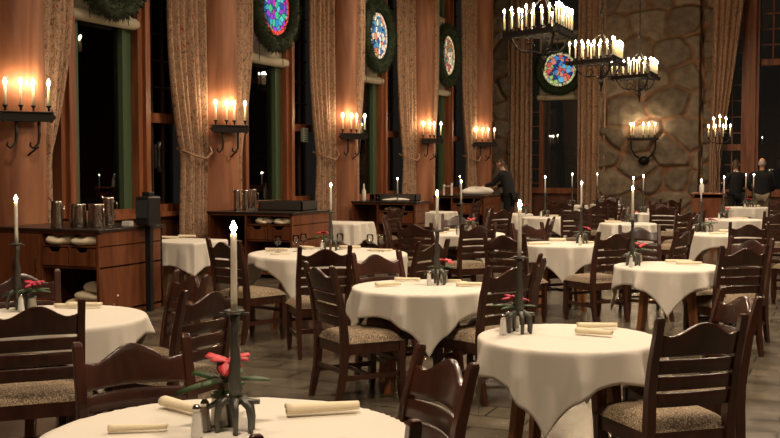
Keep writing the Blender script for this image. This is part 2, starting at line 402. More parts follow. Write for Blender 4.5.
for i, y in enumerate(WY):
    sm = stained_mat('stained_%d' % i, SC[i - 1 if i else 2], RING[i - 1 if i else 2], 3.1 * i + 1)
    wreath((WX + .36, y, 4.41), PI / 2, 'dark green fir wreath hung on the %s tall window from the left' % ['first', 'second', 'third', 'fourth'][i], gl[i], sm, i)
    shade((WX + .10, y + .08, 3.5 if i else 3.66), PI / 2, 1.36, 'cream linen shade rolled up below the wreath of the %s tall window from the left' % ['first', 'second', 'third', 'fourth'][i])

# ------------------------------------------------------------------ end wall: fieldstone piers, window, right-hand window
def stone_wall(name, x0, x1, z0, z1, y, depth, cw, ch, seed, ragged=0):
    step = .04; nx = int((x1 - x0) / step); nz = int((z1 - z0) / step)
    seeds = {}
    def sd(i, j):
        if (i, j) not in seeds:
            r = random.Random(i * 7919 + j * 104729 + seed)
            seeds[(i, j)] = ((i + .5 + (j % 2) * .5 + r.uniform(-.36, .36)) * cw, (j + .5 + r.uniform(-.34, .34)) * ch, r.random(), r.uniform(.0, 1))
        return seeds[(i, j)]
    vs = []; cols = []
    for b in range(nz + 1):
        for a in range(nx + 1):
            x = x0 + (x1 - x0) * a / nx; z = z0 + (z1 - z0) * b / nz
            wx = x + .10 * noise.noise(Vector((x * 2.2, z * 2.2, seed))); wz = z + .08 * noise.noise(Vector((x * 2.2, z * 2.2, seed + 9)))
            i0, j0 = int(math.floor(wx / cw)), int(math.floor(wz / ch)); d = []
            for j in range(j0 - 2, j0 + 3):
                for i in range(i0 - 2, i0 + 3):
                    sx, sz, c, h = sd(i, j); d.append((((abs(wx - sx)) ** 3 + (abs(wz - sz) * 1.3) ** 3) ** (1 / 3), c, h))
            d.sort(); e = d[1][0] - d[0][0]
            t = max(0, min(1, (e - .03) / .12)); t = t * t * (3 - 2 * t)
            hgt = t * (.07 + .09 * d[0][2]) + .035 * noise.noise(Vector((x * 3, z * 3, seed + 3))) * t + .012 * noise.noise(Vector((x * 11, z * 11, 2)))
            vs.append((x, y - hgt * depth, z)); m = max(0, min(1, (e - .03) / .05))
            c = d[0][1]; st = (.17 + .11 * c, .138 + .088 * c, .10 + .07 * c); mo = (.28, .135, .072)
            cols.append(tuple(mo[k] * (1 - m) + st[k] * m for k in range(3)))
    M = MB(); M.add(vs, [(j * (nx + 1) + i, j * (nx + 1) + i + 1, (j + 1) * (nx + 1) + i + 1, (j + 1) * (nx + 1) + i) for j in range(nz) for i in range(nx)], True)
    n0 = len(M.v)
    if ragged:      # returns of the pier, bulging stone by stone
        for xx, s in ((x0, -1), (x1, 1)):
            base = len(M.v); vv = []
            for b in range(nz + 1):
                z = z0 + (z1 - z0) * b / nz; k = b * (nx + 1) + (0 if s < 0 else nx)
                bulge = ragged * (.5 + .5 * sin(z * 7.3 + seed) * sin(z * 3.1 + 1)) * s
                for q, yy in enumerate((vs[k][1], y + .05, y + .5)): vv.append((xx + bulge * (1, 1, .6)[q] * (0 if q == 0 else 1), yy, z)); cols.append(cols[k])
            M.add(vv, [(b * 3 + q, b * 3 + q + 1, b * 3 + q + 4, b * 3 + q + 3) for b in range(nz) for q in range(2)], True)
    me_o = M.build(name, M_stone)
    ca = me_o.data.color_attributes.new('stone', 'FLOAT_COLOR', 'POINT')
    for k, c in enumerate(cols): ca.data[k].color = (*c, 1)
    return struct(me_o)
stone_wall('wall_end', -6.2, -3.50, 0, 6.9, EY - .25, 1.0, .98, .74, 11, .07)
stone_wall('trim_10', -9.62, -8.80, 0, 6.9, EY - .1, 1.0, .62, .6, 23, .05)
stone_wall('trim_11', -3.40, -2.96, 0, 6.9, EY - .02, 1.0, .55, .42, 31, .06)
struct(MB().box(-3.6, -3.3, EY + .04, EY + .14, 0, 6.9).build('trim_12', M_plaster))
w = MB().box(-9.7, -6.0, EY + .15, EY + .35, 0, .9).box(-9.7, -8.5, EY + .3, EY + .4, .9, CZ).box(-6.3, -2.9, EY + .3, EY + .4, 0, CZ).box(-9.7, RX, EY + .2, EY + .4, 6.9, CZ).box(-2.9, RX, EY + .2, EY + .4, 0, .85).box(2.2, RX, EY + .2, EY + .4, .85, CZ)
struct(w.build('wall_far', M_wall))
# window of the end wall
e = bpy.data.objects.new('window_5', None); COL.objects.link(e); e['kind'] = 'structure'
f = MB().box(-8.5, -6.1, EY + .02, EY + .3, .82, .98).box(-8.5, -6.1, EY + .1, EY + .3, 6.7, 6.9)
for x in (-8.72, -8.08, -6.72): f.box(x, x + .12, EY + .08, EY + .3, .9, 6.9)
f.build('window_frame', M_frame, e)
m = MB()
for k in range(14): m.box(-8.7, -8.0, EY + .2, EY + .24, 1.1 + .42 * k, 1.125 + .42 * k)
m.box(-8.36, -8.33, EY + .2, EY + .24, .95, 6.7); m.build('lattice', M_frame, e)
MB().box(-8.6, -6.1, EY + .24, EY + .25, .9, 6.8).build('pane', M_pane, e)
sm = stained_mat('stained_end', SC[3], RING[3], 17.0)
wreath((-7.44, EY - .12, 4.42), 0, 'round fir wreath hung on the end wall window, seen face on', 'round stained glass in blue and coral facing the room on the end wall window', sm, 40, R=.62)
sh = shade((-7.42, EY + .02, 3.62), 0, 1.3, 'cream linen shade rolled up below the wreath of the end wall window')
curtain('x', EY - .22, lambda z: -8.95, lambda z: -8.22, 'straight floral drape at the left of the end wall window', pleats=5, seed=20)
curtain('x', EY - .32, lambda z: -6.85, lambda z: -6.05, 'straight floral drape between the end wall window and the big stone wall', pleats=5, seed=21)
# right-hand window
e = bpy.data.objects.new('window_6', None); COL.objects.link(e); e['kind'] = 'structure'
f = MB()
f.box(-2.42, -2.26, EY + .1, EY + .3, .8, 6.9).box(-2.26, -1.96, EY - .05, EY + .3, .8, 6.9).box(-2.12, -2.04, EY - .12, EY, .8, 6.9)
f.box(-2.95, -2.4, EY + .1, EY + .3, 2.05, 2.22).box(-1.96, .5, EY + .1, EY + .3, 4.35, 4.52).box(-2.95, 2.2, EY + .1, EY + .3, .78, .98).box(.4, .7, EY, EY + .3, .8, 6.9).box(.7, 2.2, EY + .1, EY + .3, 4.35, 4.52)
f.build('window_frame', M_frame, e)
m = MB()
for x in (-1.63, -1.28, -.93, -.58, -.2, .15): m.box(x - .02, x + .02, EY + .2, EY + .25, 4.5, 6.9)
for k in range(5): m.box(-1.96, .5, EY + .2, EY + .25, 4.9 + .42 * k, 4.93 + .42 * k)
m.box(-2.68, -2.65, EY + .2, EY + .25, .9, 6.9)
for k in range(12): m.box(-2.95, -2.4, EY + .2, EY + .25, 1.2 + .44 * k, 1.225 + .44 * k)
m.build('lattice', M_frame, e)
MB().box(-2.95, 2.2, EY + .26, EY + .27, .9, 6.9).build('pane', M_pane, e)
def tb(z): return -2.95 + .62 * max(0, min(1, (z - 1.9) / 4.3)) ** .8 if z > 1.9 else -2.9
def tb0(z): return taper(-3.15, -3.2, -3.2, 1.9)(z)
curtain('x', EY - .4, tb0, tb, 'floral drape drawn to the left beside the stone, behind the tall candelabrum', pleats=5, seed=33)

# ------------------------------------------------------------------ flames, candles, iron fittings
def flame_mesh(h=.055, r=.0115):
    return MB().lathe([(.001, 0), (r * .7, h * .1), (r, h * .28), (r * .85, h * .5), (r * .45, h * .75), (.001, h)], 8)
def iron_scroll(pts, r=.012): return MB().tube(pts, r, 6)
def spiral(cx, cz, r, a0, turns, sgn, n=14):
    return [(cx + r * (1 - .75 * t / n) * cos(a0 + sgn * turns * 2 * PI * t / n), cz + r * (1 - .75 * t / n) * sin(a0 + sgn * turns * 2 * PI * t / n)) for t in range(n + 1)]

cup_mesh = MB().lathe([(.014, -.05), (.012, -.02), (.03, 0), (.034, .012), (.02, .014)], 10).build('candle_cup', M_iron)
tube_mesh = MB().lathe([(.0155, 0), (.015, .26), (.006, .265)], 10).build('candle', M_waxc)
fl_mesh = flame_mesh(.07, .02).build('flame', M_bulb)
PROT = [cup_mesh, tube_mesh, fl_mesh]
def fixed_candle(parent, x, y, z, sc_=1.0):
    c = tube_mesh.copy(); COL.objects.link(c); c.parent = parent; c.location = (x, y, z); c.scale = (1, 1, sc_)
    f = fl_mesh.copy(); COL.objects.link(f); f.parent = c; f.location = (0, 0, .262); f.scale = (1, 1, 1 / sc_)
    k = cup_mesh.copy(); COL.objects.link(k); k.parent = parent; k.location = (x, y, z)
    c.name = 'candle'; f.name = 'flame'; k.name = 'candle_cup'

def chandelier(px, py, lab, seed):
    x, y = at(px, py, 3.86); rr = random.Random(seed)
    e = thing('chandelier', lab, 'chandelier', (x, y, 3.8), 0, 'wrought iron candle chandeliers')
    S = 1.2; V = [Vector((0, 0, 0)), Vector((0, S, 0)), Vector((-S * sin(PI / 3), S * .5, 0))]
    fr = MB()
    for i in range(3):
        a, b = V[i], V[(i + 1) % 3]; d = (b - a).normalized(); nrm = Vector((d.y, -d.x, 0)) * .035
        vs = []
        for p in (a - d * .06, b + d * .06):
            for s, z in ((-1, -.05), (1, -.05), (1, .03), (-1, .03)): vs.append(p + nrm * s + Vector((0, 0, z)))
        fr.add(vs, [(0, 1, 5, 4), (1, 2, 6, 5), (2, 3, 7, 6), (3, 0, 4, 7), (0, 3, 2, 1), (4, 5, 6, 7)])
        for k in range(7):
            q = a + d * (S * (k + .5) / 7) + nrm * 1.1; fr.tube([q + Vector((0, 0, -.05)), q + Vector((0, 0, -.085))], [.022, .004], 6)
    fr.build('iron_frame', M_iron, e)
    for i in range(3):
        a, b = V[i], V[(i + 1) % 3]
        for k in range(7):
            q = a + (b - a) * (k / 7 + .02)
            fixed_candle(e, q.x, q.y, .07, rr.uniform(1.0, 1.22))
    c = (V[0] + V[1] + V[2]) / 3
    for i in range(3):
        p = V[i] * .62 + c * .38
        MB().tube([V[i] + (c - V[i]) * .12 + Vector((0, 0, .03)), c + Vector((0, 0, .62))], .013, 6).build('hanging_rod', M_ant, e)
    st = MB().tube([c + Vector((0, 0, -.62)), c + Vector((0, 0, -.3)), c + Vector((0, 0, -.12)), c + Vector((0, 0, .15))], [.01, .04, .03, .02], 8)
    st.lathe([(.002, -.12), (.045, -.04), (.05, 0), (.03, .06)], 10, (c.x, c.y, -.42)); st.build('centre_stem', M_iron, e)
    for i in range(3):
        m = (V[i] - c); L = m.length; u = m.normalized(); b = MB()
        pts = [c + u * (L * .85 * t / 8) + Vector((0, 0, -.36 + .34 * (t / 8) ** 2.2 + .05 * sin(t * .8))) for t in range(9)]
        b.tube(pts, .018, 6)
        sp = spiral(.22, -.22, .11, -PI / 2, 1.1, 1); b.tube([c + u * (a) + Vector((0, 0, z)) for a, z in sp], .012, 6)
        b.build('scroll_bracket', M_iron, e)
    ch = MB(); z = .62; k = 0
    while z < CZ - 3.8:
        n = 8; t = [(.016 * cos(2 * PI * j / n), .04 * sin(2 * PI * j / n)) for j in range(n + 1)]
        pts = [(c.x + (a if k % 2 else 0), c.y + (0 if k % 2 else a), z + b) for a, b in t]
        ch.tube(pts, .006, 4, caps=False); z += .065; k += 1
    ch.lathe([(.01, 0), (.035, .03), (.035, .09), (.012, .13)], 8, (c.x, c.y, .95)); ch.build('chain', M_iron, e)
chandelier(556, 24, 'iron candle chandelier at the top of the view, nearest and largest', 1)
chandelier(612.5, 55.5, 'middle iron candle chandelier, hanging before the column of drapes', 2)
chandelier(650, 72, 'smallest iron candle chandelier, hanging in front of the stone wall', 3)

def sconce(x, y, rz, z, lab, n=4):
    """arrow ended bar with candles; local x along the bar, local -y faces the room"""
    e = thing('wall_sconce', lab, 'sconce', (x, y, z), rz, 'iron candle sconces')
    b = MB()
    out = [(-.36, 0), (-.27, .07), (-.27, .055), (.27, .055), (.27, .07), (.33, 0), (.27, -.07), (.27, -.055), (-.27, -.055), (-.27, -.07)]
    b.prism(out, -.17, -.13); b.box(-.1, .1, -.13, .02, -.03, .03); b.box(-.3, .3, -.19, -.05, .045, .06)
    b.build('bar', M_iron, e, bevel=.006)
    s = MB()
    for sx in (-.12, .14):
        s.tube([(sx, -.12, -.05), (sx, -.13, -.2), (sx - .02, -.15, -.3), (sx - .08, -.16, -.36), (sx - .12, -.16, -.33), (sx - .11, -.16, -.29)], [.02, .018, .016, .014, .012, .014], 6)
    s.tube([(.14, -.1, -.34), (.04, -.02, -.44)], .012, 6); s.build('scroll_bracket', M_iron, e)
    for k in range(n):
        fixed_candle(e, -.24 + .48 * k / (n - 1), -.12 - .05 * (k % 2), .12, .95)
    return e
for i, y in enumerate(COLY[:4]):
    a = math.radians(-30); sx, sy = -8.95 + .33 * cos(a), y + .33 * sin(a)
    sconce(sx, sy, math.radians(60), 2.2, 'black iron bar sconce with lit candles on the %s log column from the left' % names[i])
a = math.radians(-50); sconce(-8.95 + .36 * cos(a), COLY[4] + .36 * sin(a), math.radians(30), 2.2, 'black iron bar sconce with lit candles on the farthest log column, beside the waiter')
def stone_sconce():
    e = thing('wall_sconce', 'black iron sconce with lyre shaped bracket on the big stone wall', 'sconce', (-4.95, EY - .36, 2.36), 0, 'iron candle sconces')
    MB().box(-.42, .42, -.34, -.1, -.03, .05).build('bar', M_iron, e, bevel=.01)
    s = MB()
    for sx in (-1, 1): s.tube([(sx * .34, -.2, -.03), (sx * .33, -.2, -.25), (sx * .22, -.18, -.45), (sx * .08, -.1, -.55)], .024, 6)
    s.build('bracket', M_iron, e)
    MB().lathe([(.01, 0), (.12, .05), (.16, .14), (.12, .22), (.02, .26)], 10, (0, -.06, -.72)).build('boss', M_iron, e)
    for k, x in enumerate((-.34, -.26, .0, .16, .32)): fixed_candle(e, x, -.22 - .05 * (k % 2), .1, 1.15)
stone_sconce()

def candelabrum():
    x, y = (-2.46, 25.2)
    e = thing('floor_candelabrum', 'tall black iron floor candelabrum with seven lit candles before the right drape', 'candelabrum', (x, y, 0)); e.scale = (.85, .85, .97)
    s = MB()
    for sx in (-.1, .1): s.tube([(sx * 1.6, 0, 0), (sx * .3, 0, 1.5), (sx, 0, 2.3)], .014, 6)
    s.build('pole', M_iron, e)
    for sx, sy in ((-.28, -.1), (.28, -.1), (0, .28)): MB().tube([(sx * .3, sy * .3, .35), (sx * .7, sy * .7, .12), (sx, sy, .0)], .014, 6).build('foot', M_iron, e)
    a = MB().tube([(-.28, 0, 2.32), (-.2, 0, 2.24), (0, 0, 2.2), (.2, 0, 2.24), (.28, 0, 2.32)], .014, 6).tube([(-.16, 0, 2.48), (0, 0, 2.38), (.16, 0, 2.48)], .012, 6).tube([(0, 0, 2.2), (0, 0, 2.55)], .014, 6)
    a.build('arm', M_iron, e)
    for px_ in (-.28, -.1, .1, .28): fixed_candle(e, px_, -.02, 2.35, .9)
    for px_, z in ((-.16, 2.52), (0, 2.58), (.16, 2.52)): fixed_candle(e, px_, .06, z, .9)
candelabrum()

# ------------------------------------------------------------------ dining chair
def post_y(z):
    P = [(0, -.265), (.22, -.222), (.45, -.212), (.72, -.245), (.98, -.31)]
    for (a, b), (c, d) in zip(P, P[1:]):
        if z <= c: return b + (d - b) * (z - a) / (c - a)
    return P[-1][1]
def make_chair(loc, rz, label):
    e = thing('dining_chair', label, 'chair', loc, rz, 'dark wooden dining chairs')
    for s in (-1, 1):
        zs = [0, .1, .22, .4, .5, .62, .75, .86, .955, .97]
        MB().rect([(s * (.198 + .006 * (z > .5)), post_y(z), z) for z in zs], [.016, .019, .02, .021, .021, .02, .019, .018, .018, .013], [.018, .022, .024, .026, .025, .022, .02, .018, .017, .012]).build('back_post', M_chair, e, bevel=.004)
    for s in (-1, 1):
        MB().rect([(s * .205, .2, z) for z in (0, .05, .09, .30, .42)], [.014, .018, .022, .022, .023], [.014, .018, .022, .022, .023]).build('front_leg', M_chair, e, bevel=.003)
    f = MB().box(-.205, .205, .19, .215, .35, .425).box(-.2, .2, -.225, -.2, .35, .425)
    for s in (-1, 1): f.box(s * .205 - .012, s * .205 + .012, -.2, .2, .35, .425)
    f.build('seat_frame', M_chair, e)
    st = MB()
    for s in (-1, 1): st.box(s * .2 - .01, s * .2 + .01, -.23, .2, .17, .205)
    st.box(-.2, .2, -.02, .0, .175, .2).box(-.2, .2, .19, .21, .26, .29).box(-.2, .2, -.235, -.215, .22, .25).build('stretcher', M_chair, e)
    def cush(u, v):
        a, b = u * 2 - 1, v * 2 - 1
        k = (1 - abs(a) ** 5) * (1 - abs(b) ** 5); wdt = .225 + .012 * b
        return (a * wdt, -.0 + b * .222, .425 + .068 * k ** .5 if k > 0 else .425)
    MB().grid(cush, 16, 16).build('seat', M_seat, e)
    hw = .186
    def panel(z0f, z1f, name, top=None, th=.011, nz=5):
        m = MB(); n = 20; rows = []
        for side in (1, -1):
            for j in range(nz + 1):
                for i in range(n + 1):
                    x = -hw + 2 * hw * i / n; t = x / hw; a, b = z0f(t), z1f(t); z = a + (b - a) * j / nz
                    rows.append((x, post_y(z) - .028 * (1 - t * t) + side * th, z))
        N = (n + 1) * (nz + 1); fs = []
        for s in (0, 1):
            for j in range(nz):
                for i in range(n): q = s * N + j * (n + 1) + i; fs.append((q, q + 1, q + n + 2, q + n + 1))
        per = [i for i in range(n + 1)] + [(j + 1) * (n + 1) - 1 for j in range(1, nz + 1)] + [nz * (n + 1) + i for i in range(n - 1, -1, -1)] + [j * (n + 1) for j in range(nz - 1, 0, -1)]
        for k in range(len(per)): a, b = per[k], per[(k + 1) % len(per)]; fs.append((a, b, b + N, a + N))
        m.add(rows, fs, True); o = m.build(name, M_chair, e, bevel=.003)
        return o
    def hump(t):
        t = abs(t); return .880 + .064 * (.5 + .5 * cos(PI * min(1, t / .78))) ** .85 + (.012 * (t - .78) / .22 if t > .78 else 0)
    panel(lambda t: .782 + .008 * (1 - t * t), hump, 'crest_rail')
    panel(lambda t: .706 - .006 * t * t, lambda t: .766 + .006 * (1 - t * t), 'back_slat', nz=2)
    panel(lambda t: .628 - .006 * t * t, lambda t: .688 + .006 * (1 - t * t), 'back_slat', nz=2)
    panel(lambda t: .550 - .006 * t * t, lambda t: .610 + .006 * (1 - t * t), 'back_slat', nz=2)
    return e
CH = []    # (x, y of the back's top, heading in degrees, label)
def ch(x, y, a, lab): CH.append((x, y, a, lab))
ch(-3.69, 4.20, 135, 'dark chair at the left edge seen from behind, patterned seat showing under its slats')
ch(-2.55, 3.44, -37, 'brown chair with sheen on its curved back, behind the large round table at bottom left')
ch(-1.29, 3.60, -134, 'reddish chair at the right of the large foreground table, its curved back tilted right')
ch(-1.18, 2.46, 134, 'chair in front of the large foreground table, only post tips at the bottom edge')
ch(-4.86, 5.40, -48, 'chair with broad grey lit back behind the left table, before the nearest sideboard')
ch(-3.78, 5.72, -122, 'reddish chair at the left table, farther of the pair left of the tall foreground candle')
ch(-3.22, 5.07, 172, 'reddish chair at the left table, nearer of the pair touching the tall foreground candle')
ch(-5.19, 8.38, 72, 'chair left of the wine glass table, seen from the side with patterned seat')
ch(-3.97, 8.03, 128, 'chair seen from behind in front of the wine glass table, its arched crest high')
ch(-3.30, 6.56, 52, 'chair drawn aside left of the middle round table, all four legs and seat in view')
ch(-3.34, 7.66, -33, 'chair behind the middle round table with a pale sheen on its curved crest')
ch(-3.35, 9.00, 163, 'chair behind the candlestick of the middle round table, its back leaning right')
ch(-4.62, 11.75, 85, 'dark chair right of the wine glass table whose slats catch white light')
ch(-5.55, 13.0, 20, 'narrow edge-on chair before the third sideboard from the left')
ch(-3.85, 11.87, 136, 'chair seen from behind at the centre, seat pad visible, right of the centre candle')
ch(-4.85, 14.0, -72, 'grey backed chair just before the farthest sideboard, behind the centre table')
ch(-3.38, 12.25, -38, 'grey backed chair on the far side of the corner-draped table right of centre')
ch(-3.40, 13.54, -175, 'edge-on chair behind the corner-draped table right of centre')
ch(-3.72, 16.33, 102, 'chair seen from behind, left of the candle on the corner-draped table')
ch(-3.85, 18.43, 113, 'chair seen from behind, just right of the candle on the corner-draped table')
ch(-4.80, 19.9, 118, 'small far chair seen from behind below the end wall window')
ch(-5.05, 20.3, 135, 'small far chair beside the small vase below the end wall window')
ch(-4.90, 16.3, 150, 'far chair just right of the tall candle at the centre')
ch(-2.08, 10.96, 140, 'chair seen from behind between the two corner-draped tables on the right')
ch(-2.05, 12.2, -72, 'chair facing the camera behind the right table with the white shaker and red flower')
ch(-2.02, 16.6, 118, 'chair seen from behind before the stone wall, right of the red flower')
ch(-1.46, 11.6, 165, 'edge-on chair with a pale lit edge behind the folded napkin table')
ch(-1.85, 15.87, 172, 'edge-on chair with lit edge left of the podium')
ch(-.94, 13.32, 100, 'chair seen from behind at the right under the two far white tables')
ch(-.75, 16.6, 108, 'far chair at the right edge of the view beside the stepped row of tables')
ch(-.70, 9.45, 128, 'tall dark chair right of the folded napkin table, seen from behind')
ch(-.72, 10.55, -118, 'dark chair hidden behind the tall one at the right, only crest showing')
ch(-.46, 5.97, -150, 'chair at the far right side of the right foreground table, behind the nearest chair')
ch(-.54, 4.93, 130, 'nearest right chair seen from behind with patterned seat at the right foreground table')
ch(-2.04, 7.03, 150, 'chair between the middle and right foreground tables, behind the tall candle')
ch(-2.02, 7.78, -162, 'reddish chair just behind the one between the middle and right foreground tables')
ch(-3.08, 10.3, 82, 'dark chair left of the corner-draped table, behind the tall centre candle')
ch(-3.35, 18.6, 175, 'far edge-on chair before the stone wall, left of the white candles')
ch(-2.72, 18.6, 95, 'far chair with arched crest before the stone wall, behind the small white table')
ch(-.95, 21.6, 100, 'far chair seen from behind at the right edge, below the bald man')
ch(-4.35, 22.0, 120, 'far chair below the drape that divides the end window from the stone')
ch(-4.55, 23.4, -60, 'far chair facing the camera below the stone wall at its left edge')
ch(-3.1, 22.2, 120, 'far chair below the sconce of the stone wall')
ch(-3.1, 20.6, 60, 'far chair just left of the podium')
ch(-2.65, 24.6, 0, 'far chair beside the foot of the floor candelabrum')
ch(-5.9, 22.9, 20, 'far chair at the foot of the end wall window, left part')
ch(-6.6, 16.0, 170, 'chair at the small wall table between the second and third sideboards')
ch(-6.55, 20.1, 178, 'chair at the small wall table between the third and farthest sideboards')
ch(-.1, 13.2, 140, 'chair cut by the right edge of the view, in the middle distance')
ch(-5.2, 16.6, -170, 'far chair left of the tall centre candle, its crest low')
proto = None
for x, y, a, lab in CH:
    r = math.radians(a); loc = (x + .33 * cos(r), y + .33 * sin(r), 0)
    if proto is None: proto = make_chair(loc, r - PI / 2, lab); proto.scale = (1.06, 1.07, 1)
    else: dup(proto, loc, r - PI / 2, lab)

# ------------------------------------------------------------------ tables, cloths
def table(x, y, R, S, ang, name_lab, cloth_lab, square=False, seed=0, hide_legs=False):
    t = thing('dining_table', name_lab, 'table', (x, y, 0), ang, 'white-clothed dining tables')
    if square: MB().box(-R, R, -R, R, .70, .738).build('table_top', M_tleg, t, bevel=.008)
    else: MB().lathe([(R - .02, .70), (R, .705), (R, .735), (R - .01, .738)], 48, smooth=False).build('table_top', M_tleg, t)
    q = min(R * .55, .5)
    for sx, sy in ((.72, .72), (-.72, .72), (.72, -.72), (-.72, -.72)):
        m = MB().tube([(sx * q * 1.35, sy * q * 1.35, 0), (sx * q * 1.2, sy * q * 1.2, .3), (sx * q, sy * q, .70)], [.032, .038, .044], 4, smooth=False)
        m.build('leg', M_tleg, t)
    ap = MB(); 
    if not square: ap.lathe([(q * 1.05, .62), (q * 1.05, .70), (q * .98, .70), (q * .98, .62)], 24, smooth=False)
    else: ap.box(-q * .8, q * .8, -q * .8, q * .8, .62, .70)
    ap.build('apron', M_tleg, t)
    rr = random.Random(seed + 5); p1, p2 = rr.uniform(0, 6), rr.uniform(0, 6)
    ox_, oy_ = (rr.uniform(-.03, .03), rr.uniform(-.03, .03)) if not square else (0, 0); n = 72; Z = .7455; rad = .012
    def prof(L):
        if L < rad * 1.57: return rad * sin(L / rad), -rad * (1 - cos(L / rad))
        return rad, -(L - rad * .57)
    def fn(u, v):
        a, b = (u * 2 - 1) * S / 2 + ox_, (v * 2 - 1) * S / 2 + oy_
        if not square: a, b = a * .707 - b * .707, a * .707 + b * .707        # corners on the local axes
        th = math.atan2(b, a)
        if square:
            ca, sa = (cos(th)), (sin(th)); th4 = th
            r = math.hypot(a, b); edge = R / max(abs(ca), abs(sa)) + .004
        else: r = math.hypot(a, b); edge = R + .004
        if r <= edge: return (a, b, Z)
        h, dz = prof(r - edge); k = -dz
        fold = ((.5 - abs(sin(4.5 * th + p1 + .5 * sin(2 * th)))) * 1.3 + cos(14 * th + p2 + sin(3 * th)) * .4) * min(.36 * k, .05)
        return ((edge + h + max(fold + .08 * k, 0)) * cos(th), (edge + h + max(fold + .08 * k, 0)) * sin(th), Z + dz * (1 - .02))
    c = MB().grid(fn, n, n).build('tablecloth', M_cloth, solid=.003)
    c.location = (x, y, 0); c.rotation_euler = (0, 0, ang)
    tag(c, cloth_lab, 'tablecloth', 'white tablecloths')
    return t
def front(x, y, off=0): return math.atan2(-y, -x) + math.radians(off)
TL = [  # centre px, radius, cloth side, corner offset from the viewer, words
 (227, 437, .62, 1.84, 20, 'large round table cut by the bottom edge, nearest at the left'),
 (50, 316, .55, 1.34, 28, 'round table at the left edge before the nearest sideboard'),
 (421, 286, .50, 1.32, 7, 'middle round table with its cloth corner hanging toward the camera'),
 (568, 336, .46, 1.32, -12, 'right foreground round table with two cloth corners hanging low'),
 (668, 265.5, .46, 1.28, 0, 'round table at the right bearing two folded napkins'),
 (328, 252.7, .80, 1.76, -20, 'wide round table set with wine glasses, left of centre'),
 (466, 233, .50, 1.30, 30, 'round table at the centre behind the middle one'),
 (560, 243.5, .46, 1.28, 8, 'table right of centre whose cloth hangs in one sharp point'),
 (722, 233.5, .46, 1.28, 40, 'nearest of the three stepped white tables at the right'),
 (733, 219, .46, 1.28, 40, 'middle of the three stepped white tables at the right'),
 (748, 207, .46, 1.28, 40, 'farthest of the three stepped white tables at the right'),
 (628, 223, .42, 1.2, 35, 'far table before the stone wall, left one of two'),
 (655, 213, .42, 1.2, 40, 'far table before the stone wall, right one of two'),
 (547, 217, .42, 1.2, 40, 'far white table below the end window with a small vase'),
 (571, 205, .36, 1.0, 40, 'farthest small white table below the end window'),
 (607, 204, .36, 1.0, 40, 'farthest table below the drape left of the stone wall'),
 (509, 213.5, .42, 1.2, 30, 'far white table just left of the vase table, by the waiter'),
]
TP = []
for i, (px, py, R, S, off, wd) in enumerate(TL):
    x, y = at(px, py, .75); TP.append((x, y))
    table(x, y, R, S, front(x, y, off), wd[0].upper() + wd[1:] if False else 'wooden base of the ' + wd, 'white cloth on the ' + wd, seed=i)
for i, (px, py, lab) in enumerate(((185, 240, 'small square wall table between the first and second sideboards'), (343, 222, 'small square wall table between the second and third sideboards'), (433, 211.5, 'small square wall table between the third and farthest sideboards'))):
    x, y = at(px, py, .75)
    table(x, y, .36, 1.3, math.radians(0), 'wooden base of the ' + lab, 'white cloth on the ' + lab, square=True, seed=40 + i)

def on_table(px, py, m=.85):      # the spot on the nearest table, kept inside its edge
    x, y = at(px, py, .75); k = min(range(len(TP)), key=lambda i: math.hypot(x - TP[i][0], y - TP[i][1]) - TL[i][2])
    d = math.hypot(x - TP[k][0], y - TP[k][1]); lim = TL[k][2] * m
    if d > lim and d < lim + 1.5: x, y = TP[k][0] + (x - TP[k][0]) * lim / d, TP[k][1] + (y - TP[k][1]) * lim / d
    return x, y

# ------------------------------------------------------------------ table settings
def make_stand(loc, rz, lab):
    e = thing('iron_candlestick', lab, 'candlestick', loc, rz, 'antique iron candlesticks on the tables')
    rr = random.Random(3)
    MB().tube([(0, 0, .09), (.004, .002, .14), (-.003, .003, .19), (.004, -.002, .25), (-.002, 0, .31), (.002, 0, .36), (0, 0, .405)], [.018, .024, .022, .018, .014, .014, .019], 8).build('stem', M_ant, e)
    t = MB(); pts = [(.012, .395), (.03, .405), (.036, .412), (.018, .412), (.014, .404)]; t.lathe(pts, 12)
    for a in (0, PI): t.box(min(0, .05 * cos(a)), max(0, .05 * cos(a)), -.008, .008, .398, .405)
    t.build('drip_tray', M_ant, e)
    for a, L in ((-80, .062), (-30, .068), (20, .062), (110, .06), (-160, .062)):
        a = math.radians(a); c, s = cos(a), sin(a)
        MB().tube([(0, 0, .10), (c * L * .5, s * L * .5, .108), (c * L * .9, s * L * .9, .085), (c * L, s * L, .045), (c * L * .97, s * L * .97, .0)], [.012, .0145, .013, .011, .009], 7).build('foot', M_ant, e)
    MB().tube([(-.10, .0, .075), (-.06, 0, .098), (0, 0, .105), (.06, 0, .1), (.085, 0, .1)], [.008, .011, .013, .011, .009], 7).build('crossbar', M_ant, e)
    return e
def make_candle(loc, lab, h=.265):
    e = thing('taper_candle', lab, 'candle', loc, 0, 'lit white taper candles')
    MB().lathe([(.0115, 0), (.0105, h - .01), (.008, h), (.002, h - .002)], 12).build('wax_shaft', M_wax, e)
    MB().tube([(0, 0, h - .005), (.001, 0, h + .012)], .0016, 5).build('wick', M_black, e)
    f = flame_mesh(.038, .0115).build('flame', M_flame, e); f.location = (0, 0, h + .004)
    return e
stand0 = candle0 = None
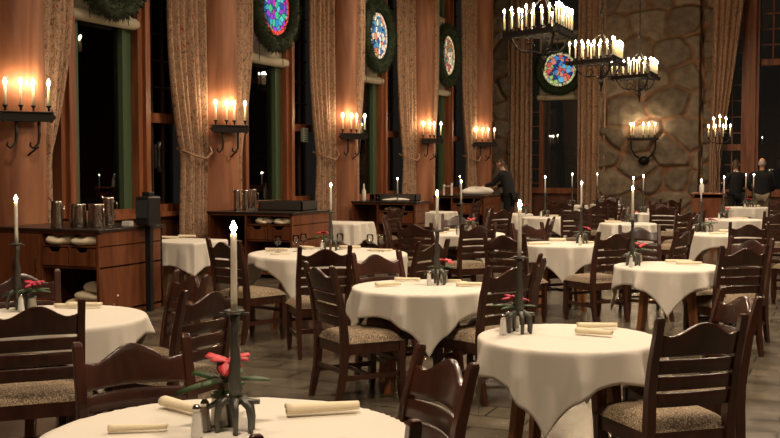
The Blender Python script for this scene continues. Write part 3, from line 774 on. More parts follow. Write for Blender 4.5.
CP = [(235, 430, 'the large foreground table'), (17, 308, 'the round table at the left edge'), (437, 284, 'the middle round table'), (519, 332, 'the right foreground table'), (632, 265, 'the table at the right with a folded napkin'),
      (331, 250, 'the wine glass table'), (461, 234, 'the centre table behind the middle one'), (581, 243, 'the table whose cloth hangs in one point'), (690, 231, 'the nearest stepped table at the right'), (723.5, 218, 'the middle stepped table at the right'), (745.5, 207, 'the farthest stepped table at the right'),
      (633, 222, 'the far table before the stone wall, left one'), (643, 212.5, 'the far table before the stone wall, right one'), (545, 216.5, 'the far vase table below the end window'), (572, 205, 'the farthest table below the end window'), (597, 204.2, 'the farthest table left of the stone wall')]
SP = []
for i, (px, py, wd) in enumerate(CP):
    x, y = on_table(px, py); SP.append((x, y)); rz = PH + .15 * sin(i * 2.1)
    a, b = 'dark iron candlestick with claw feet on ' + wd, 'lit white taper candle standing on ' + wd
    if stand0 is None: stand0 = make_stand((x, y, .7475), rz, a); candle0 = make_candle((x, y, 1.157), b)
    else: dup(stand0, (x, y, .7475), rz, a); dup(candle0, (x, y, 1.157), 0, b)
x, y = on_table(747, 207, .6); dup(stand0, (x + .12, y + .1, .7475), 0, 'second iron candlestick of the farthest stepped table at the right'); dup(candle0, (x + .12, y + .1, 1.157), 0, 'right candle of the close pair on the farthest stepped table')

def make_shaker(loc, lab, m=None):
    e = thing('salt_shaker', lab, 'shaker', loc, 0, 'glass salt and pepper shakers')
    MB().lathe([(.019, 0), (.021, .005), (.016, .06), (.013, .085)], 10, smooth=False).build('glass_body', m or M_salt, e)
    MB().lathe([(.014, .084), (.0145, .098), (.008, .108), (.002, .109)], 10).build('metal_cap', M_steel, e)
    return e
s0 = p0 = None
SH = [(197, 436, 'left salt shaker beside the candlestick of the large foreground table', 0), (205, 430, 'darker pepper shaker beside the candlestick of the large foreground table', 1), (503, 334, 'salt shaker left of the candlestick on the right foreground table', 0), (508, 331, 'pepper shaker behind the salt on the right foreground table', 1),
      (429, 285, 'shaker left of the candlestick on the middle round table', 0), (631, 267, 'white shaker before the candlestick on the table at the right', 0), (580, 245, 'shaker before the candlestick on the pointed cloth table', 0), (322, 250, 'shaker left of the candlestick on the wine glass table', 0), (458, 235, 'shaker on the centre table behind the middle one', 0), (21, 311, 'shaker by the red flower on the table at the left edge', 0),
      (719, 219.5, 'white shaker on the middle stepped table at the right', 0), (686, 232, 'shaker on the nearest stepped table at the right', 0), (743, 208, 'shaker on the farthest stepped table at the right', 0), (541, 217, 'small white vase-like shaker on the far table below the end window', 0), (648, 213.5, 'white shaker on the far table before the stone wall', 0)]
for px, py, lab, k in SH:
    x, y = on_table(px, py); L = (x, y, .7475)
    if k == 0:
        if s0 is None: s0 = make_shaker(L, lab)
        else: dup(s0, L, 0, lab)
    else:
        if p0 is None: p0 = make_shaker(L, lab, M_pep); p0.name = 'pepper_shaker'
        else: dup(p0, L, 0, lab)

def make_flower(loc, rz, lab, m):
    e = thing('poinsettia_vase', lab, 'flowers', loc, rz, 'poinsettias in small vases')
    MB().lathe([(.028, 0), (.03, .005), (.027, .07), (.03, .085), (.026, .084), (.022, .02)], 14).build('vase', M_pewter, e)
    rr = random.Random(5)
    def leaf(mb, a, el, L, W, base):
        d = Vector((cos(a) * cos(el), sin(a) * cos(el), sin(el))); s = Vector((-sin(a), cos(a), 0)); n = d.cross(s)
        vs = []; N = 6
        for i in range(N + 1):
            t = i / N; wv = W * sin(PI * min(1, t * .92 + .06)) ** .8; c = base + d * L * t - Vector((0, 0, 1)) * L * .25 * t * t
            vs += [c - s * wv + n * -.004, c + n * .004 , c + s * wv + n * -.004]
        mb.add(vs, [(3 * i + k, 3 * i + k + 1, 3 * i + k + 4, 3 * i + k + 3) for i in range(N) for k in (0, 1)], True)
    st = MB().tube([(0, 0, .03), (.005, .0, .09), (.01, 0, .165)], .004, 6); st.build('stem', M_leaf, e)
    g = MB()
    for k in range(6): leaf(g, k * 1.05 + .3, rr.uniform(.0, .35), rr.uniform(.09, .14), .022, Vector((0, 0, .115)))
    g.build('green_leaves', M_leaf, e, solid=.0012)
    r = MB()
    for k in range(9): leaf(r, k * .7, rr.uniform(.05, .7), rr.uniform(.055, .095), .019, Vector((.01, 0, .165)))
    r.build('red_bracts', m, e, solid=.0012)
    return e
f0 = None; f1 = None
FL = [(222, 424, 'red poinsettia in a pewter vase behind the large foreground candlestick', 1, .35), (32, 309, 'bright red poinsettia on the table at the left edge', 0, 0), (444, 282, 'coral red poinsettia behind the middle table candlestick', 1, 1), (513, 327, 'dark red flower in the pewter vase on the right foreground table', 0, 2), (639, 262, 'coral poinsettia with dark leaves on the table at the right', 1, 0), (586, 242, 'red flower on the pointed cloth table right of centre', 0, 1),
      (323, 247, 'red flower beside the candle of the wine glass table', 0, 2), (470, 231, 'coral flower on the centre table behind the middle one', 1, 0), (689, 228, 'crimson poinsettia on the nearest stepped table', 0, 1), (719, 216.5, 'coral flower on the middle stepped table', 1, 0), (749, 205.5, 'small coral flower on the farthest stepped table', 1, 1), (639, 221, 'crimson flower between the candles before the stone wall', 0, 1), (543, 214.5, 'pale coral flower on the far table below the end window', 1, 2)]
for px, py, lab, k, rz in FL:
    x, y = on_table(px, py); L = (x, y, .7475)
    i0_ = None
    if k == 0:
        if f0 is None: f0 = make_flower(L, rz, lab, M_red)
        else: dup(f0, L, rz, lab)
    else:
        if f1 is None: f1 = make_flower(L, rz, lab, M_pink); f1_first = f1
        else: dup(f1, L, rz, lab)
f1_first.scale = (1.35, 1.35, 1.35)

def napkin(px, py, ang, lab, L=.24, r=.021, z=.748, m=None):
    """rolled linen napkin; ang is the heading of the roll seen on the table"""
    x, y = on_table(px, py, .72) if py > 239 or px > 200 else at(px, py, .75); mb = MB(); n = 26; sp = 2.2
    def fn(u, v):
        t = u * sp * 2 * PI; rr = r * (1 - .32 * u); a = t
        end = 1 - .04 * sin(v * 7) ; k = 1 - .22 * v
        return ((v - .5) * L * (1 - .05 * u), rr * cos(a) * 1.15 * k, r * .86 + rr * sin(a) * .8 * k)
    o = mb.grid(fn, 44, 10).build('rolled_napkin', m or M_nap, solid=.0025)
    o.location = (x, y, z); o.rotation_euler = (0, 0, ang)
    return tag(o, lab, 'napkin', 'rolled linen napkins')
A0 = PH
NK = [(332, 411, A0 + .25, 'rolled napkin on the right half of the large foreground table', .27, .024), (172, 406, A0 - .75, 'rolled napkin at the back left of the large foreground table', .20, .022), (138, 431, A0 + .15, 'napkin at the left front of the large foreground table', .2, .014),
      (86, 307, A0 + .05, 'nearer rolled napkin on the table at the left edge', .22, .020), (92, 301, A0 + .0, 'farther flat napkin on the table at the left edge', .26, .014),
      (388, 286, A0 + .35, 'nearer left napkin on the middle round table', .2, .018), (405, 280, A0 - .1, 'farther left napkin on the middle round table', .2, .016), (476, 286, A0 - .1, 'nearer right napkin on the middle round table', .2, .018), (470, 279, A0 + .05, 'farther right napkin on the middle round table', .18, .012),
      (594, 335, A0 - .5, 'nearer napkin, its roll end showing, on the right foreground table', .2, .02), (606, 326, A0 + .05, 'farther napkin of the crossed pair on the right foreground table', .22, .019),
      (689, 264.5, A0 - .3, 'napkin lying over another at the right of the folded napkin table', .23, .018), (688, 260, A0 - .05, 'napkin beneath at the right of the folded napkin table', .24, .017),
      (268, 251, A0 + .1, 'napkin at the far left of the wine glass table', .24, .02), (280, 254.5, A0 + .2, 'flat napkin before the left glasses on the wine glass table', .2, .009), (307, 249, A0 - .5, 'napkin right of the left glasses on the wine glass table', .18, .02), (350, 248.5, A0, 'napkin in the middle of the wine glass table', .24, .02), (388, 251, A0 - .2, 'napkin at the right of the wine glass table', .24, .016),
      (430, 234, A0, 'napkin at the left of the centre table behind the middle one', .16, .02), (451, 231, A0, 'napkin in the middle of the centre table behind the middle one', .14, .02), (490, 233, A0, 'napkin at the right of the centre table behind the middle one', .16, .014),
      (539, 244.5, A0 + .15, 'nearer napkin on the pointed cloth table', .26, .015), (557, 241, A0, 'farther napkin on the pointed cloth table', .2, .024), (591, 243, A0, 'right napkin on the pointed cloth table', .16, .014),
      (718, 234, A0, 'napkin at the front of the nearest stepped table', .22, .013), (727, 231.5, A0 + .2, 'napkin on the right of the nearest stepped table', .2, .022), (741, 218, A0, 'napkin on the middle stepped table', .3, .012), (760, 206, A0, 'napkin on the farthest stepped table', .28, .02),
      (613, 222.5, A0, 'napkin on the far left table before the stone wall', .26, .018), (659, 211.5, A0, 'napkin on the far right table before the stone wall', .24, .02), (553, 216, A0, 'napkin on the far vase table below the end window', .24, .015),
      (170, 238.5, A0 - .1, 'left napkin on the first small wall table', .22, .018), (187, 237.5, A0, 'right napkin on the first small wall table', .22, .02)]
for k, (px, py, a, lab, L, r) in enumerate(NK): napkin(px, py, a, lab, L, r * 1.15, z=.7485)

def make_glass(loc, lab):
    e = thing('wine_glass', lab, 'glass', loc, 0, 'stemmed wine glasses')
    MB().lathe([(.03, 0), (.031, .002), (.006, .006), (.004, .01)], 16).build('foot', M_glass, e)
    MB().lathe([(.004, .008), (.0035, .05), (.006, .07)], 8).build('stem', M_glass, e)
    MB().lathe([(.006, .068), (.026, .085), (.037, .115), (.036, .145), (.031, .168), (.030, .168), (.035, .145), (.036, .115), (.025, .087), (.003, .071)], 18).build('bowl', M_glass, e)
    return e
g0 = None
for px, py, lab in ((278, 252, 'leftmost wine glass on the wide table, above a napkin'), (296, 251, 'taller wine glass of the left middle pair on the wide table'), (303.5, 249, 'smaller wine glass of the left middle pair on the wide table'), (370, 250, 'left wine glass of the right pair on the wide table'), (381.5, 251, 'rightmost wine glass on the wide table'), (340, 249, 'wine glass just right of the candlestick on the wide table')):
    x, y = on_table(px, py)
    if g0 is None: g0 = make_glass((x, y, .7475), lab)
    else: dup(g0, (x, y, .7475), 0, lab)

# ------------------------------------------------------------------ sideboards
def sideboard(y0, lab, left_open, y1=None, x1=-7.2, w=1.42):
    y1 = y1 or y0 + 1.12; x0 = x1 - w; xm = x1 - .76; e = thing('sideboard', lab, 'sideboard', (x1 - w / 2, (y0 + y1) / 2, 0), 0, 'wooden service sideboards between tables')
    ox, oy = x1 - w / 2, (y0 + y1) / 2
    def B(m, a, b, c, d, z0, z1): return m.box(a - ox, b - ox, c - oy, d - oy, z0, z1)
    m = MB()
    B(m, x1 - .035, x1, y0, y1, 0, .93); B(m, x0, x0 + .035, y0, y1, 0, .93); B(m, x0, x1, y1 - .03, y1, 0, .93)
    B(m, xm - .03, xm, y0, y1 - .03, .06, .93); B(m, x0, x1, y0 + .01, y1, .05, .08)
    B(m, xm, x1, y0 + .01, y1, .535, .56); B(m, xm, x1, y0 + .01, y1, .765, .785); B(m, x0, x1, y0 + .0, y0 + .03, .905, .93)
    B(m, (xm + x1) / 2 - .03, (xm + x1) / 2 - .005, y0 + .01, y0 + .5, .535, .77)
    if left_open: B(m, x0, xm, y0 + .01, y1, .42, .44)
    m.build('carcass', M_buf, e, bevel=.004)
    t = MB(); B(t, x0 - .015, x1 + .015, y0 - .015, y1 + .01, .93, .962); t.build('top', M_top, e, bevel=.006)
    if not left_open:
        for k in (0, 1):
            a = x0 + .04 + k * (xm - x0 - .06) / 2; b = a + (xm - x0 - .08) / 2
            d = MB(); B(d, a, b, y0 - .006, y0 + .014, .09, .90); dd = d.build('door', M_buf, e, bevel=.005)
            h = MB().tube([(b - .04 - ox, y0 - .008 - oy, .5), (b - .04 - ox, y0 - .03 - oy, .52), (b - .04 - ox, y0 - .03 - oy, .6), (b - .04 - ox, y0 - .008 - oy, .62)], .006, 6); h.build('handle', M_iron, dd)
    wd = (x1 - .035 - xm) / 2
    for k in (0, 1):
        a = xm + .006 + k * (wd - .0); b = a + wd - .018; c = (a + b) / 2
        # drawer front with a scooped finger cut
        out = [(a, .565), (b, .565), (b, .755)]
        out += [(c + .075 - .0, .755), (c + .06, .725), (c + .035, .712), (c - .035, .712), (c - .06, .725), (c - .075, .755), (a, .755)]
        d = MB(); d.prism([(p - ox, z) for p, z in out], y0 - .008 - oy, y0 + .014 - oy)
        dd = d.build('drawer', M_buf, e, bevel=.003)
        ins = MB(); B(ins, a + .01, b - .01, y0 + .03, y0 + .5, .57, .70); ins.build('drawer_box', M_bufd, dd)
    return e
SBY = [9.15, 13.5, 18.35, 22.55]
sideboard(9.15, 'nearest wooden sideboard, steel pitchers and a black terminal on its top', False, 10.3)
sideboard(13.5, 'second wooden sideboard from the left, with a raised black tray on top', True, 14.75)
sideboard(18.35, 'third wooden sideboard from the left, behind the wine glass table', True, 18.35 + .75, w=1.3)
sideboard(22.55, 'farthest wooden sideboard, white linens on top beside the waiter', True, 23.75, w=1.2)

def linen(name, cx, cy, z, sx, sy, h, lab, seed, m=M_nap, cat='linen', grp=None, rz=0):
    rr = random.Random(seed); a, b = rr.uniform(0, 9), rr.uniform(0, 9)
    def fn(u, v):
        th = 2 * PI * u; p = PI * v
        k = 1 + .16 * sin(3 * th + a) + .1 * sin(5 * th + b) * sin(p)
        return (sx * k * cos(th) * sin(p) ** .6, sy * k * sin(th) * sin(p) ** .6, h * (1 - cos(p)) / 2 * (1 + .25 * sin(2 * th + b)))
    o = MB().grid(fn, 28, 12).build(name, m); o.location = (cx, cy, z); o.rotation_euler = (0, 0, rz)
    return tag(o, lab, cat, grp)
linen('folded_linen', -7.77, 9.25, .785, .16, .14, .10, 'white cloth in the left open shelf of the nearest sideboard', 1)
linen('folded_linen', -7.42, 9.25, .785, .16, .14, .10, 'white cloth in the right open shelf of the nearest sideboard', 2)
linen('linen_pile', -7.5, 9.4, .08, .25, .2, .10, 'lowest folded linen in the heap at the bottom of the nearest sideboard', 4)
linen('linen_pile', -7.46, 9.42, .175, .22, .18, .09, 'middle folded linen in the heap at the bottom of the nearest sideboard', 14)
linen('linen_pile', -7.4, 9.42, .26, .15, .14, .10, 'top folded linen in the heap at the bottom of the nearest sideboard', 15)
linen('folded_linen', -7.72, 13.6, .785, .14, .12, .08, 'white cloth in the left open shelf of the second sideboard', 5)
linen('folded_linen', -7.4, 13.6, .785, .14, .12, .08, 'white cloth in the right open shelf of the second sideboard', 6)
linen('folded_linen', -7.75, 18.6, .785, .14, .14, .06, 'white cloth on the open shelf of the third sideboard', 7)
linen('linen_heap', -7.55, 23.05, .962, .34, .2, .16, 'heap of white linens on top of the farthest sideboard under the waiter hand', 8, m=M_white)
linen('linen_heap', -7.7, 18.7, .962, .26, .14, .05, 'flat white papers and cloth on top of the third sideboard', 9, m=M_white)

def pitcher(loc, lab, r, h, rz=0, spout=True):
    e = thing('steel_pitcher', lab, 'pitcher', loc, rz, 'stainless pitchers on the sideboards'); r *= 1.2; h *= 1.28
    MB().lathe([(r * .97, 0), (r, .01), (r * .95, h * .6), (r * .86, h * .94), (r * .9, h), (r * .85, h), (r * .8, h * .9), (r * .8, .02)], 20).build('body', M_steel, e)
    MB().tube([(r * .93, 0, h * .85), (r * 1.45, 0, h * .82), (r * 1.5, 0, h * .5), (r * 1.0, 0, h * .22)], r * .09, 6).build('handle', M_steel, e)
    if spout: MB().tube([(-r * .8, 0, h * .86), (-r * 1.05, 0, h * .97), (-r * 1.3, 0, h * 1.08)], [r * .22, r * .16, r * .08], 8).build('spout', M_steel, e)
    return e
def on(px, py, z=.962): return (*at(px, py, z), z)
pitcher(on(57, 228), 'tall slim steel pitcher at the left of the nearest sideboard top', .055, .23)
pitcher(on(78.5, 227), 'wide steel pot with handle, left one on the nearest sideboard', .078, .20, PI * .9, False)
pitcher(on(96.5, 227), 'wide steel pot with handle, right one on the nearest sideboard', .078, .20, -.3, False)
pitcher(on(109, 225), 'tall steel pitcher at the right of the nearest sideboard top', .052, .25, .6)
pitcher(on(237, 210.8), 'tall steel pitcher, left one on the second sideboard', .045, .25, .4)
pitcher(on(246, 210), 'steel pitcher in the middle of the second sideboard trio', .05, .24, .8)
pitcher(on(253, 208.5), 'steel pitcher at the right of the second sideboard trio', .05, .24, .2)
e = thing('payment_terminal', 'black order terminal on a black post at the side of the nearest sideboard', 'terminal', (-7.13, 9.95, 0))
MB().box(-.035, .035, -.03, .03, 0, .97).build('post', M_black, e)
MB().box(-.09, .09, -.13, .11, .97, 1.30).build('housing', M_black, e, bevel=.02)
s = MB().box(-.07, .07, -.14, -.125, 1.06, 1.26).build('screen', mat('dark_screen', (.04, .05, .05), .1), e)
MB().box(-.05, .05, -.06, .04, 1.30, 1.35).build('card_reader', M_black, e, bevel=.008)
tag(MB().box(-.05, .05, -.04, .04, 0, .05).build('white_card_box', M_white), 'small white box left of the black terminal', 'box').location = (-7.42, 9.95, .962)
def tray(x0, x1, y0, y1, h, lab):
    e = thing('raised_tray', lab, 'tray', ((x0 + x1) / 2, (y0 + y1) / 2, .962), 0)
    w, d = (x1 - x0) / 2, (y1 - y0) / 2
    MB().box(-w, w, -d, -d + .02, 0, h).box(-w, w, d - .02, d, 0, h).box(-w, -w + .02, -d, d, 0, h).box(w - .02, w, -d, d, 0, h).box(-w, w, -d, d, 0, .015).build('tray_wall', mat('grey_tray', (.05, .045, .038), .5), e)
tray(-8.1, -7.35, 14.1, 14.6, .14, 'raised dark grey tray on the second sideboard')
tray(-8.2, -7.35, 18.75, 19.02, .13, 'raised dark grey tray on the third sideboard')
def bottle(loc, lab, h=.24, r=.035, m=M_white):
    o = MB().lathe([(r * .9, 0), (r, .01), (r, h * .55), (r * .4, h * .75), (r * .32, h * .97), (r * .2, h)], 14).build('bottle', m); o.location = loc
    return tag(o, lab, 'bottle')
bottle((-8.37, 18.62, .962), 'white bottle on the left end of the third sideboard', .33, .04)
for k, x in enumerate((-8.18, -8.08, -8.22)):
    o = MB().lathe([(.03, 0), (.033, .003), (.036, .13), (.034, .13), (.03, .008)], 14).build('drinking_glass', M_glass); o.location = (x, 18.55 + .07 * k, .962)
    tag(o, 'clear drinking glass beside the white bottle on the third sideboard', 'glass', 'glasses on the third sideboard')
e = thing('menu_holder', 'white folded card stand at the left of the farthest sideboard', 'card stand', (-8.15, 22.8, .962))
MB().box(-.10, -.085, -.05, .05, 0, .24).box(.085, .1, -.05, .05, 0, .28).box(-.1, .1, -.05, .05, .2, .215).build('frame', M_white, e)
# short candles standing on the two far sideboards
for x, y, lab in ((-7.62, 18.5, 'third sideboard'), (-8.0, 23.2, 'farthest sideboard')):
    h = thing('candle_holder', 'small iron candle holder on the ' + lab, 'candle holder', (x, y, .962))
    MB().lathe([(.045, 0), (.045, .008), (.012, .015), (.012, .13), (.024, .14), (.016, .15)], 14).build('holder', M_ant, h)
    dup(candle0, (x, y, 1.107), 0, 'lit white candle on the ' + lab)
# post fittings
e = thing('wall_telephone', 'black handset hung on the red wooden post of the first window', 'telephone', (WX + .27, 13.0, 1.75))
MB().box(0, .04, -.06, .06, -.15, .2).build('backplate', M_black, e, bevel=.01)
MB().tube([(.06, 0, -.2), (.05, 0, -.1), (.05, 0, .12), (.06, 0, .24)], [.04, .02, .02, .035], 8).build('handset', M_black, e)
e = thing('thermostat_box', 'small pale grille box on the window post behind the second sideboard', 'thermostat', (WX + .22, 17.75, 2.2))
MB().box(0, .06, -.1, .1, -.12, .14).build('case', mat('pale_plastic', (.2, .24, .2), .5), e, bevel=.01)
g = MB()
for k in range(6): g.box(.06, .066, -.08, .08, -.1 + .04 * k, -.085 + .04 * k)
g.build('grille', M_iron, e)

# host podium
px_, py_ = -2.3, 21.6
e = thing('host_podium', 'wooden host stand with slanted sides before the stone wall', 'podium', (px_, py_, 0))
MB().add([(-.22, -.2, 0), (.22, -.2, 0), (.22, .2, 0), (-.22, .2, 0), (-.27, -.24, 1.0), (.27, -.24, 1.0), (.27, .24, 1.08), (-.27, .24, 1.08)], [(0, 1, 5, 4), (1, 2, 6, 5), (2, 3, 7, 6), (3, 0, 4, 7), (0, 3, 2, 1), (4, 5, 6, 7)]).build('body', M_buf, e, bevel=.01)
MB().box(-.31, .31, -.27, .27, 1.075, 1.105).build('desk_top', M_buf, e, bevel=.008)
bottle((px_ - .12, py_ - .05, 1.105), 'white bottle standing on the host stand', .26, .045)

# ------------------------------------------------------------------ people
def skin(name, verts, edges, radii, m, parent, sub=2, root=0):
    me = bpy.data.meshes.new(name); me.from_pydata(verts, edges, [])
    o = bpy.data.objects.new(name, me); COL.objects.link(o)
    s = o.modifiers.new('skin', 'SKIN'); s.use_smooth_shade = True
    for k, r in enumerate(radii):
        me.skin_vertices[0].data[k].radius = r if isinstance(r, tuple) else (r, r)
        me.skin_vertices[0].data[k].use_root = (k == root)
    d = o.modifiers.new('sub', 'SUBSURF'); d.levels = d.render_levels = sub
    bake(o); o.name = name; o.data.materials.clear(); o.data.materials.append(m)
    for p in o.data.polygons: p.use_smooth = True
    o.parent = parent
    return o
def person(loc, rz, lab, pose, jacket, trousers, hairm, bald=False, collar=True):
    """local +y is where the person faces"""
    e = thing('person', lab, 'person', loc, rz)
    J = dict(pel=(0, 0, .95), bel=(0, 0, 1.12), che=(0, 0, 1.33), nec=(0, 0, 1.50), hed=(0, .02, 1.60),
             ls=(-.19, 0, 1.42), le=(-.25, -.02, 1.14), lw=(-.23, .08, .90), rs=(.19, 0, 1.42), re=(.25, -.02, 1.14), rw=(.23, .08, .90),
             lh=(-.1, 0, .90), lk=(-.11, .02, .49), la=(-.11, 0, .09), lt=(-.12, .15, .04), rh=(.1, 0, .90), rk=(.11, .02, .49), ra=(.11, 0, .09), rt=(.12, .15, .04))
    J.update(pose)
    K = [k for k in J if k not in ('nod', 'look', 'wide')]; V = [J[k] for k in K]; ix = {k: i for i, k in enumerate(K)}
    E_ = [('pel', 'bel'), ('bel', 'che'), ('che', 'nec'), ('nec', 'hed'), ('che', 'ls'), ('ls', 'le'), ('le', 'lw'), ('che', 'rs'), ('rs', 're'), ('re', 'rw'), ('pel', 'lh'), ('lh', 'lk'), ('lk', 'la'), ('la', 'lt'), ('pel', 'rh'), ('rh', 'rk'), ('rk', 'ra'), ('ra', 'rt')]
    R = dict(pel=(.12, .09), bel=(.12, .09), che=(.12, .08), nec=.05, hed=.06, ls=.035, le=.036, lw=.028, rs=.035, re=.036, rw=.028, lh=.085, lk=.055, la=.04, lt=.03, rh=.085, rk=.055, ra=.04, rt=.03)
    vv, ee, rr = list(V), [(ix[a], ix[b]) for a, b in E_], [R[k] for k in K]
    # hands: palm and five fingers
    for w, el in (('lw', 'le'), ('rw', 're')):
        a = Vector(J[el]); b = Vector(J[w]); d = (b - a).normalized(); sd = d.cross(Vector((0, 0, 1)))
        sd = sd.normalized() if sd.length > .2 else Vector((0, 1, 0)); i0 = len(vv)
        vv.append(tuple(b + d * .06)); ee.append((ix[w], i0)); rr.append((.03, .02))
        for q, L in ((-1.5, .055), (-.5, .07), (.5, .078), (1.5, .07)):
            p0 = b + d * .10 + sd * q * .017; p1 = p0 + d * L * .5; p2 = p0 + d * L * .85 + Vector((0, 0, -.02))
            n = len(vv); vv += [tuple(p0), tuple(p1), tuple(p2)]; ee += [(i0, n), (n, n + 1), (n + 1, n + 2)]; rr += [.0095, .0085, .007]
        p0 = b + d * .05 - sd * .035; p1 = p0 + d * .035 - sd * .012; n = len(vv); vv += [tuple(p0), tuple(p1)]; ee += [(i0, n), (n, n + 1)]; rr += [.011, .009]
    body = skin('body', vv, ee, rr, M_skin, e)
    # head with face
    hd = Vector(J['hed']); nk = Vector(J['nec']); fw = Vector(J.get('look', (0, 1, 0))).normalized() if 'look' in J else Vector((0, 1, 0))
    def head(u, v):
        th = 2 * PI * u; p = PI * v; x = sin(p) * sin(th); y = sin(p) * cos(th); z = -cos(p)
        yy = .102 * y; zz = .122 * z; xx = .08 * x
        if z < 0: xx *= 1 + .25 * z * (1 if y > 0 else .4); yy *= 1 - .1 * (-z)
        if y > .9 and abs(z + .12) < .25: yy += .024 * max(0, 1 - abs(x) / .22) * (1 - abs(z + .12) / .25)      # nose
        if y > .6 and abs(z - .15) < .12: yy -= .008 * max(0, 1 - abs(abs(x) - .38) / .2)                     # eye sockets
        if y > .7 and abs(z + .48) < .07: yy += .006 * (1 - abs(x) / .5 if abs(x) < .5 else 0)                  # lips
        if abs(abs(x) - 1) < .12 and abs(z) < .28: xx *= 1.14                                                 # ears
        return (xx, yy, zz)
    M = MB().grid(head, 40, 28); ang = math.atan2(-fw.x, fw.y); rot = Matrix.Rotation(ang, 3, 'Z') @ Matrix.Rotation(J.get('nod', (0,))[0], 3, 'X')
    M.v = [tuple(rot @ Vector(p) + hd + Vector((0, 0, .05))) for p in M.v]; M.build('head', M_skin, e)
    def hair(u, v):
        th = 2 * PI * u; p = PI * .5 + PI * .5 * v if not bald else PI * (.40 + .22 * v)
        lim = 1.0; x = sin(p) * sin(th); y = sin(p) * cos(th); z = -cos(p)
        if cos(th) > .25: z = max(z, .45 + .3 * v) if not bald else z
        k = 1.07 if not (bald and cos(th) > .1) else .96
        low = -.35 if cos(th) < 0 else 0
        return (.084 * x * k, .106 * y * k - .004, .128 * (z + (low * (1 - v) if not bald else 0)) * k)
    M = MB().grid(hair, 30, 10); M.v = [tuple(rot @ Vector(p) + hd + Vector((0, 0, .05))) for p in M.v]; M.build('hair', hairm, e)
    # jacket and trousers a little larger than the body
    jk = ['bel', 'che', 'ls', 'le', 'lw', 'rs', 're', 'rw', 'pel', 'nec']; g = {k: i for i, k in enumerate(jk)}
    def sh(a, b, t): return tuple(Vector(a).lerp(Vector(b), t))
    P = [J[k] for k in jk]; P[g['lw']] = sh(J['le'], J['lw'], .88); P[g['rw']] = sh(J['re'], J['rw'], .88); P[g['nec']] = sh(J['che'], J['nec'], .6); P[g['pel']] = sh(J['bel'], J['pel'], 1.35)
    up = [(Vector(J['bel']).lerp(Vector(J['pel']), 1.45), .185, .135), (Vector(J['pel']), .185, .135), (Vector(J['bel']), .17, .125), (Vector(J['che']), .205, .14), (Vector(J['che']).lerp(Vector(J['nec']), .45), .215, .12), (Vector(J['che']).lerp(Vector(J['nec']), .7), .15, .1), (Vector(J['nec']), .07, .07)]
    wk = J.get('wide', (1,))[0]
    JM = MB(); n = 20; vs = [c + Vector((a * wk * cos(2 * PI * k / n), b * sin(2 * PI * k / n), 0)) for c, a, b in up for k in range(n)]
    JM.add(vs, [(i * n + k, i * n + (k + 1) % n, (i + 1) * n + (k + 1) % n, (i + 1) * n + k) for i in range(len(up) - 1) for k in range(n)] + [tuple(range(n))[::-1]], True)
    for q in 'lr':
        S_, E2, W_ = Vector(J[q + 's']), Vector(J[q + 'e']), Vector(sh(J[q + 'e'], J[q + 'w'], .92))
        S_ = S_ * 1.0; c0 = S_.lerp(Vector(J['che']), .35)
        JM.tube([c0, S_, S_.lerp(E2, .3) , S_.lerp(E2, .75), E2, E2.lerp(W_, .4), W_], [.075, .085, .075, .062, .06, .052, .045], 12)
    JM.build('jacket', jacket, e, sub=1)
    tk = ['pel', 'lh', 'lk', 'la', 'rh', 'rk', 'ra']; g = {k: i for i, k in enumerate(tk)}
    skin('trousers', [J[k] for k in tk], [(0, 1), (1, 2), (2, 3), (0, 4), (4, 5), (5, 6)], [(.16, .125), .105, .075, .062, .105, .075, .062], trousers, e)
    sh_ = MB()
    for k, t in (('la', 'lt'), ('ra', 'rt')):
        a, b = Vector(J[k]), Vector(J[t]); z = .045
        sh_ = MB().tube([Vector((a.x, a.y, z)) - (b - a) * .4, Vector((a.x, a.y, z + .01)), Vector((b.x, b.y, z - .005)), Vector((b.x, b.y, z - .012)) + (b - a) * .3], [.035, .048, .044, .02], 10); sh_.build('shoe', M_black, e)
    if collar:
        n = Vector(J['nec']); MB().tube([n + Vector((.062 * cos(t * PI / 6), .062 * sin(t * PI / 6), -.01 + .0 * t)) for t in range(13)], .016, 6, caps=False).build('shirt_collar', M_white, e)
    return e
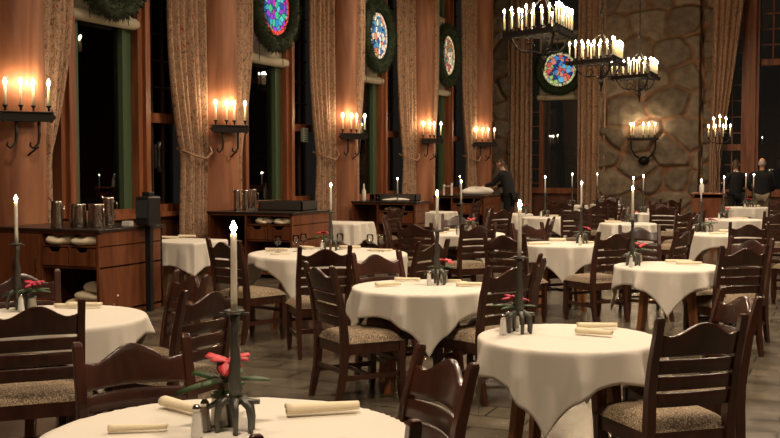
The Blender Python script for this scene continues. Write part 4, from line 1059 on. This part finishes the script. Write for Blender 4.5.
# waiter leaning over the farthest sideboard, facing left
person((-7.08, 24.12, 0), math.radians(78), 'waiter in a dark suit leaning left over the farthest sideboard, arm reaching out',
       dict(bel=(0, .03, 1.14), che=(0, .1, 1.37), nec=(0, .17, 1.53), hed=(0, .24, 1.62), ls=(-.19, .11, 1.44), le=(-.24, .3, 1.22), lw=(-.38, .5, 1.14), wide=(1.12,), rs=(.19, .11, 1.44), re=(.23, .26, 1.2), rw=(.15, .45, 1.12), nod=(-.35,)), M_suitb, M_suit, M_hair)
person((-2.22, 26.9, 0), math.radians(35), 'person in a dark suit with white shirt front, left of the bald man',
       dict(le=(-.27, .06, 1.17), lw=(-.2, .25, 1.2), re=(.26, .02, 1.17), rw=(.17, .22, 1.1), look=(.6, .8, 0)), M_suit, M_suit, M_hair)
person((-1.6, 26.4, 0), math.radians(5), 'bald man in a black jacket and khaki trousers seen from behind at the right',
       dict(ls=(-.22, 0, 1.45), rs=(.22, 0, 1.45), le=(-.3, .03, 1.16), lw=(-.2, .2, 1.02), re=(.3, .03, 1.16), rw=(.2, .2, 1.02), nec=(0, 0, 1.53), hed=(0, .02, 1.64), che=(0, 0, 1.36), wide=(1.2,)), M_suit, M_khaki, M_ghair, bald=True, collar=False)

for o in PROT:
    for c in kids(o): bpy.data.objects.remove(c)
    bpy.data.objects.remove(o)

# ------------------------------------------------------------------ unseen lanterns added overhead for general room light, and world
def added_lamp(x, y, p, size=.9):
    e = thing('added_lantern', 'unseen round lantern added near the ceiling for general room light', 'lamp', (x, y, 6.2), 0, 'unseen lanterns added for general light')
    MB().lathe([(.2, 0), (.3, .04), (.3, .28), (.2, .32)], 16).build('housing', M_iron, e)
    MB().tube([(0, 0, .3), (0, 0, 1.2)], .02, 6).build('rod', M_iron, e)
    l = bpy.data.lights.new('fill_light', 'AREA'); l.shape = 'DISK'; l.size = size; l.energy = p; l.color = (1, .775, .55); l.spread = PI * .9
    l.energy = p * .93; o = bpy.data.objects.new('fill_light', l); COL.objects.link(o); o.location = (x, y, 6.15)
for x, y, p in ((-1.5, 2.0, 190), (-5.4, 6.5, 150), (-1, 8, 240), (-4.6, 13.2, 220), (-.3, 14, 200), (-1.2, 20, 200), (-6.6, 19.6, 110), (-3.5, 24.5, 150), (2.5, 5, 150), (2.8, 12, 160), (2.8, 19, 140)):
    added_lamp(x, y, p)
w = bpy.data.worlds.new('night'); sc.world = w; w.use_nodes = True
w.node_tree.nodes['Background'].inputs[0].default_value = (.0095, .008, .0065, 1); w.node_tree.nodes['Background'].inputs[1].default_value = 1.0
sc.view_settings.view_transform = 'Standard'; sc.view_settings.look = 'None'; sc.view_settings.gamma = 1; sc.view_settings.exposure = 0.0
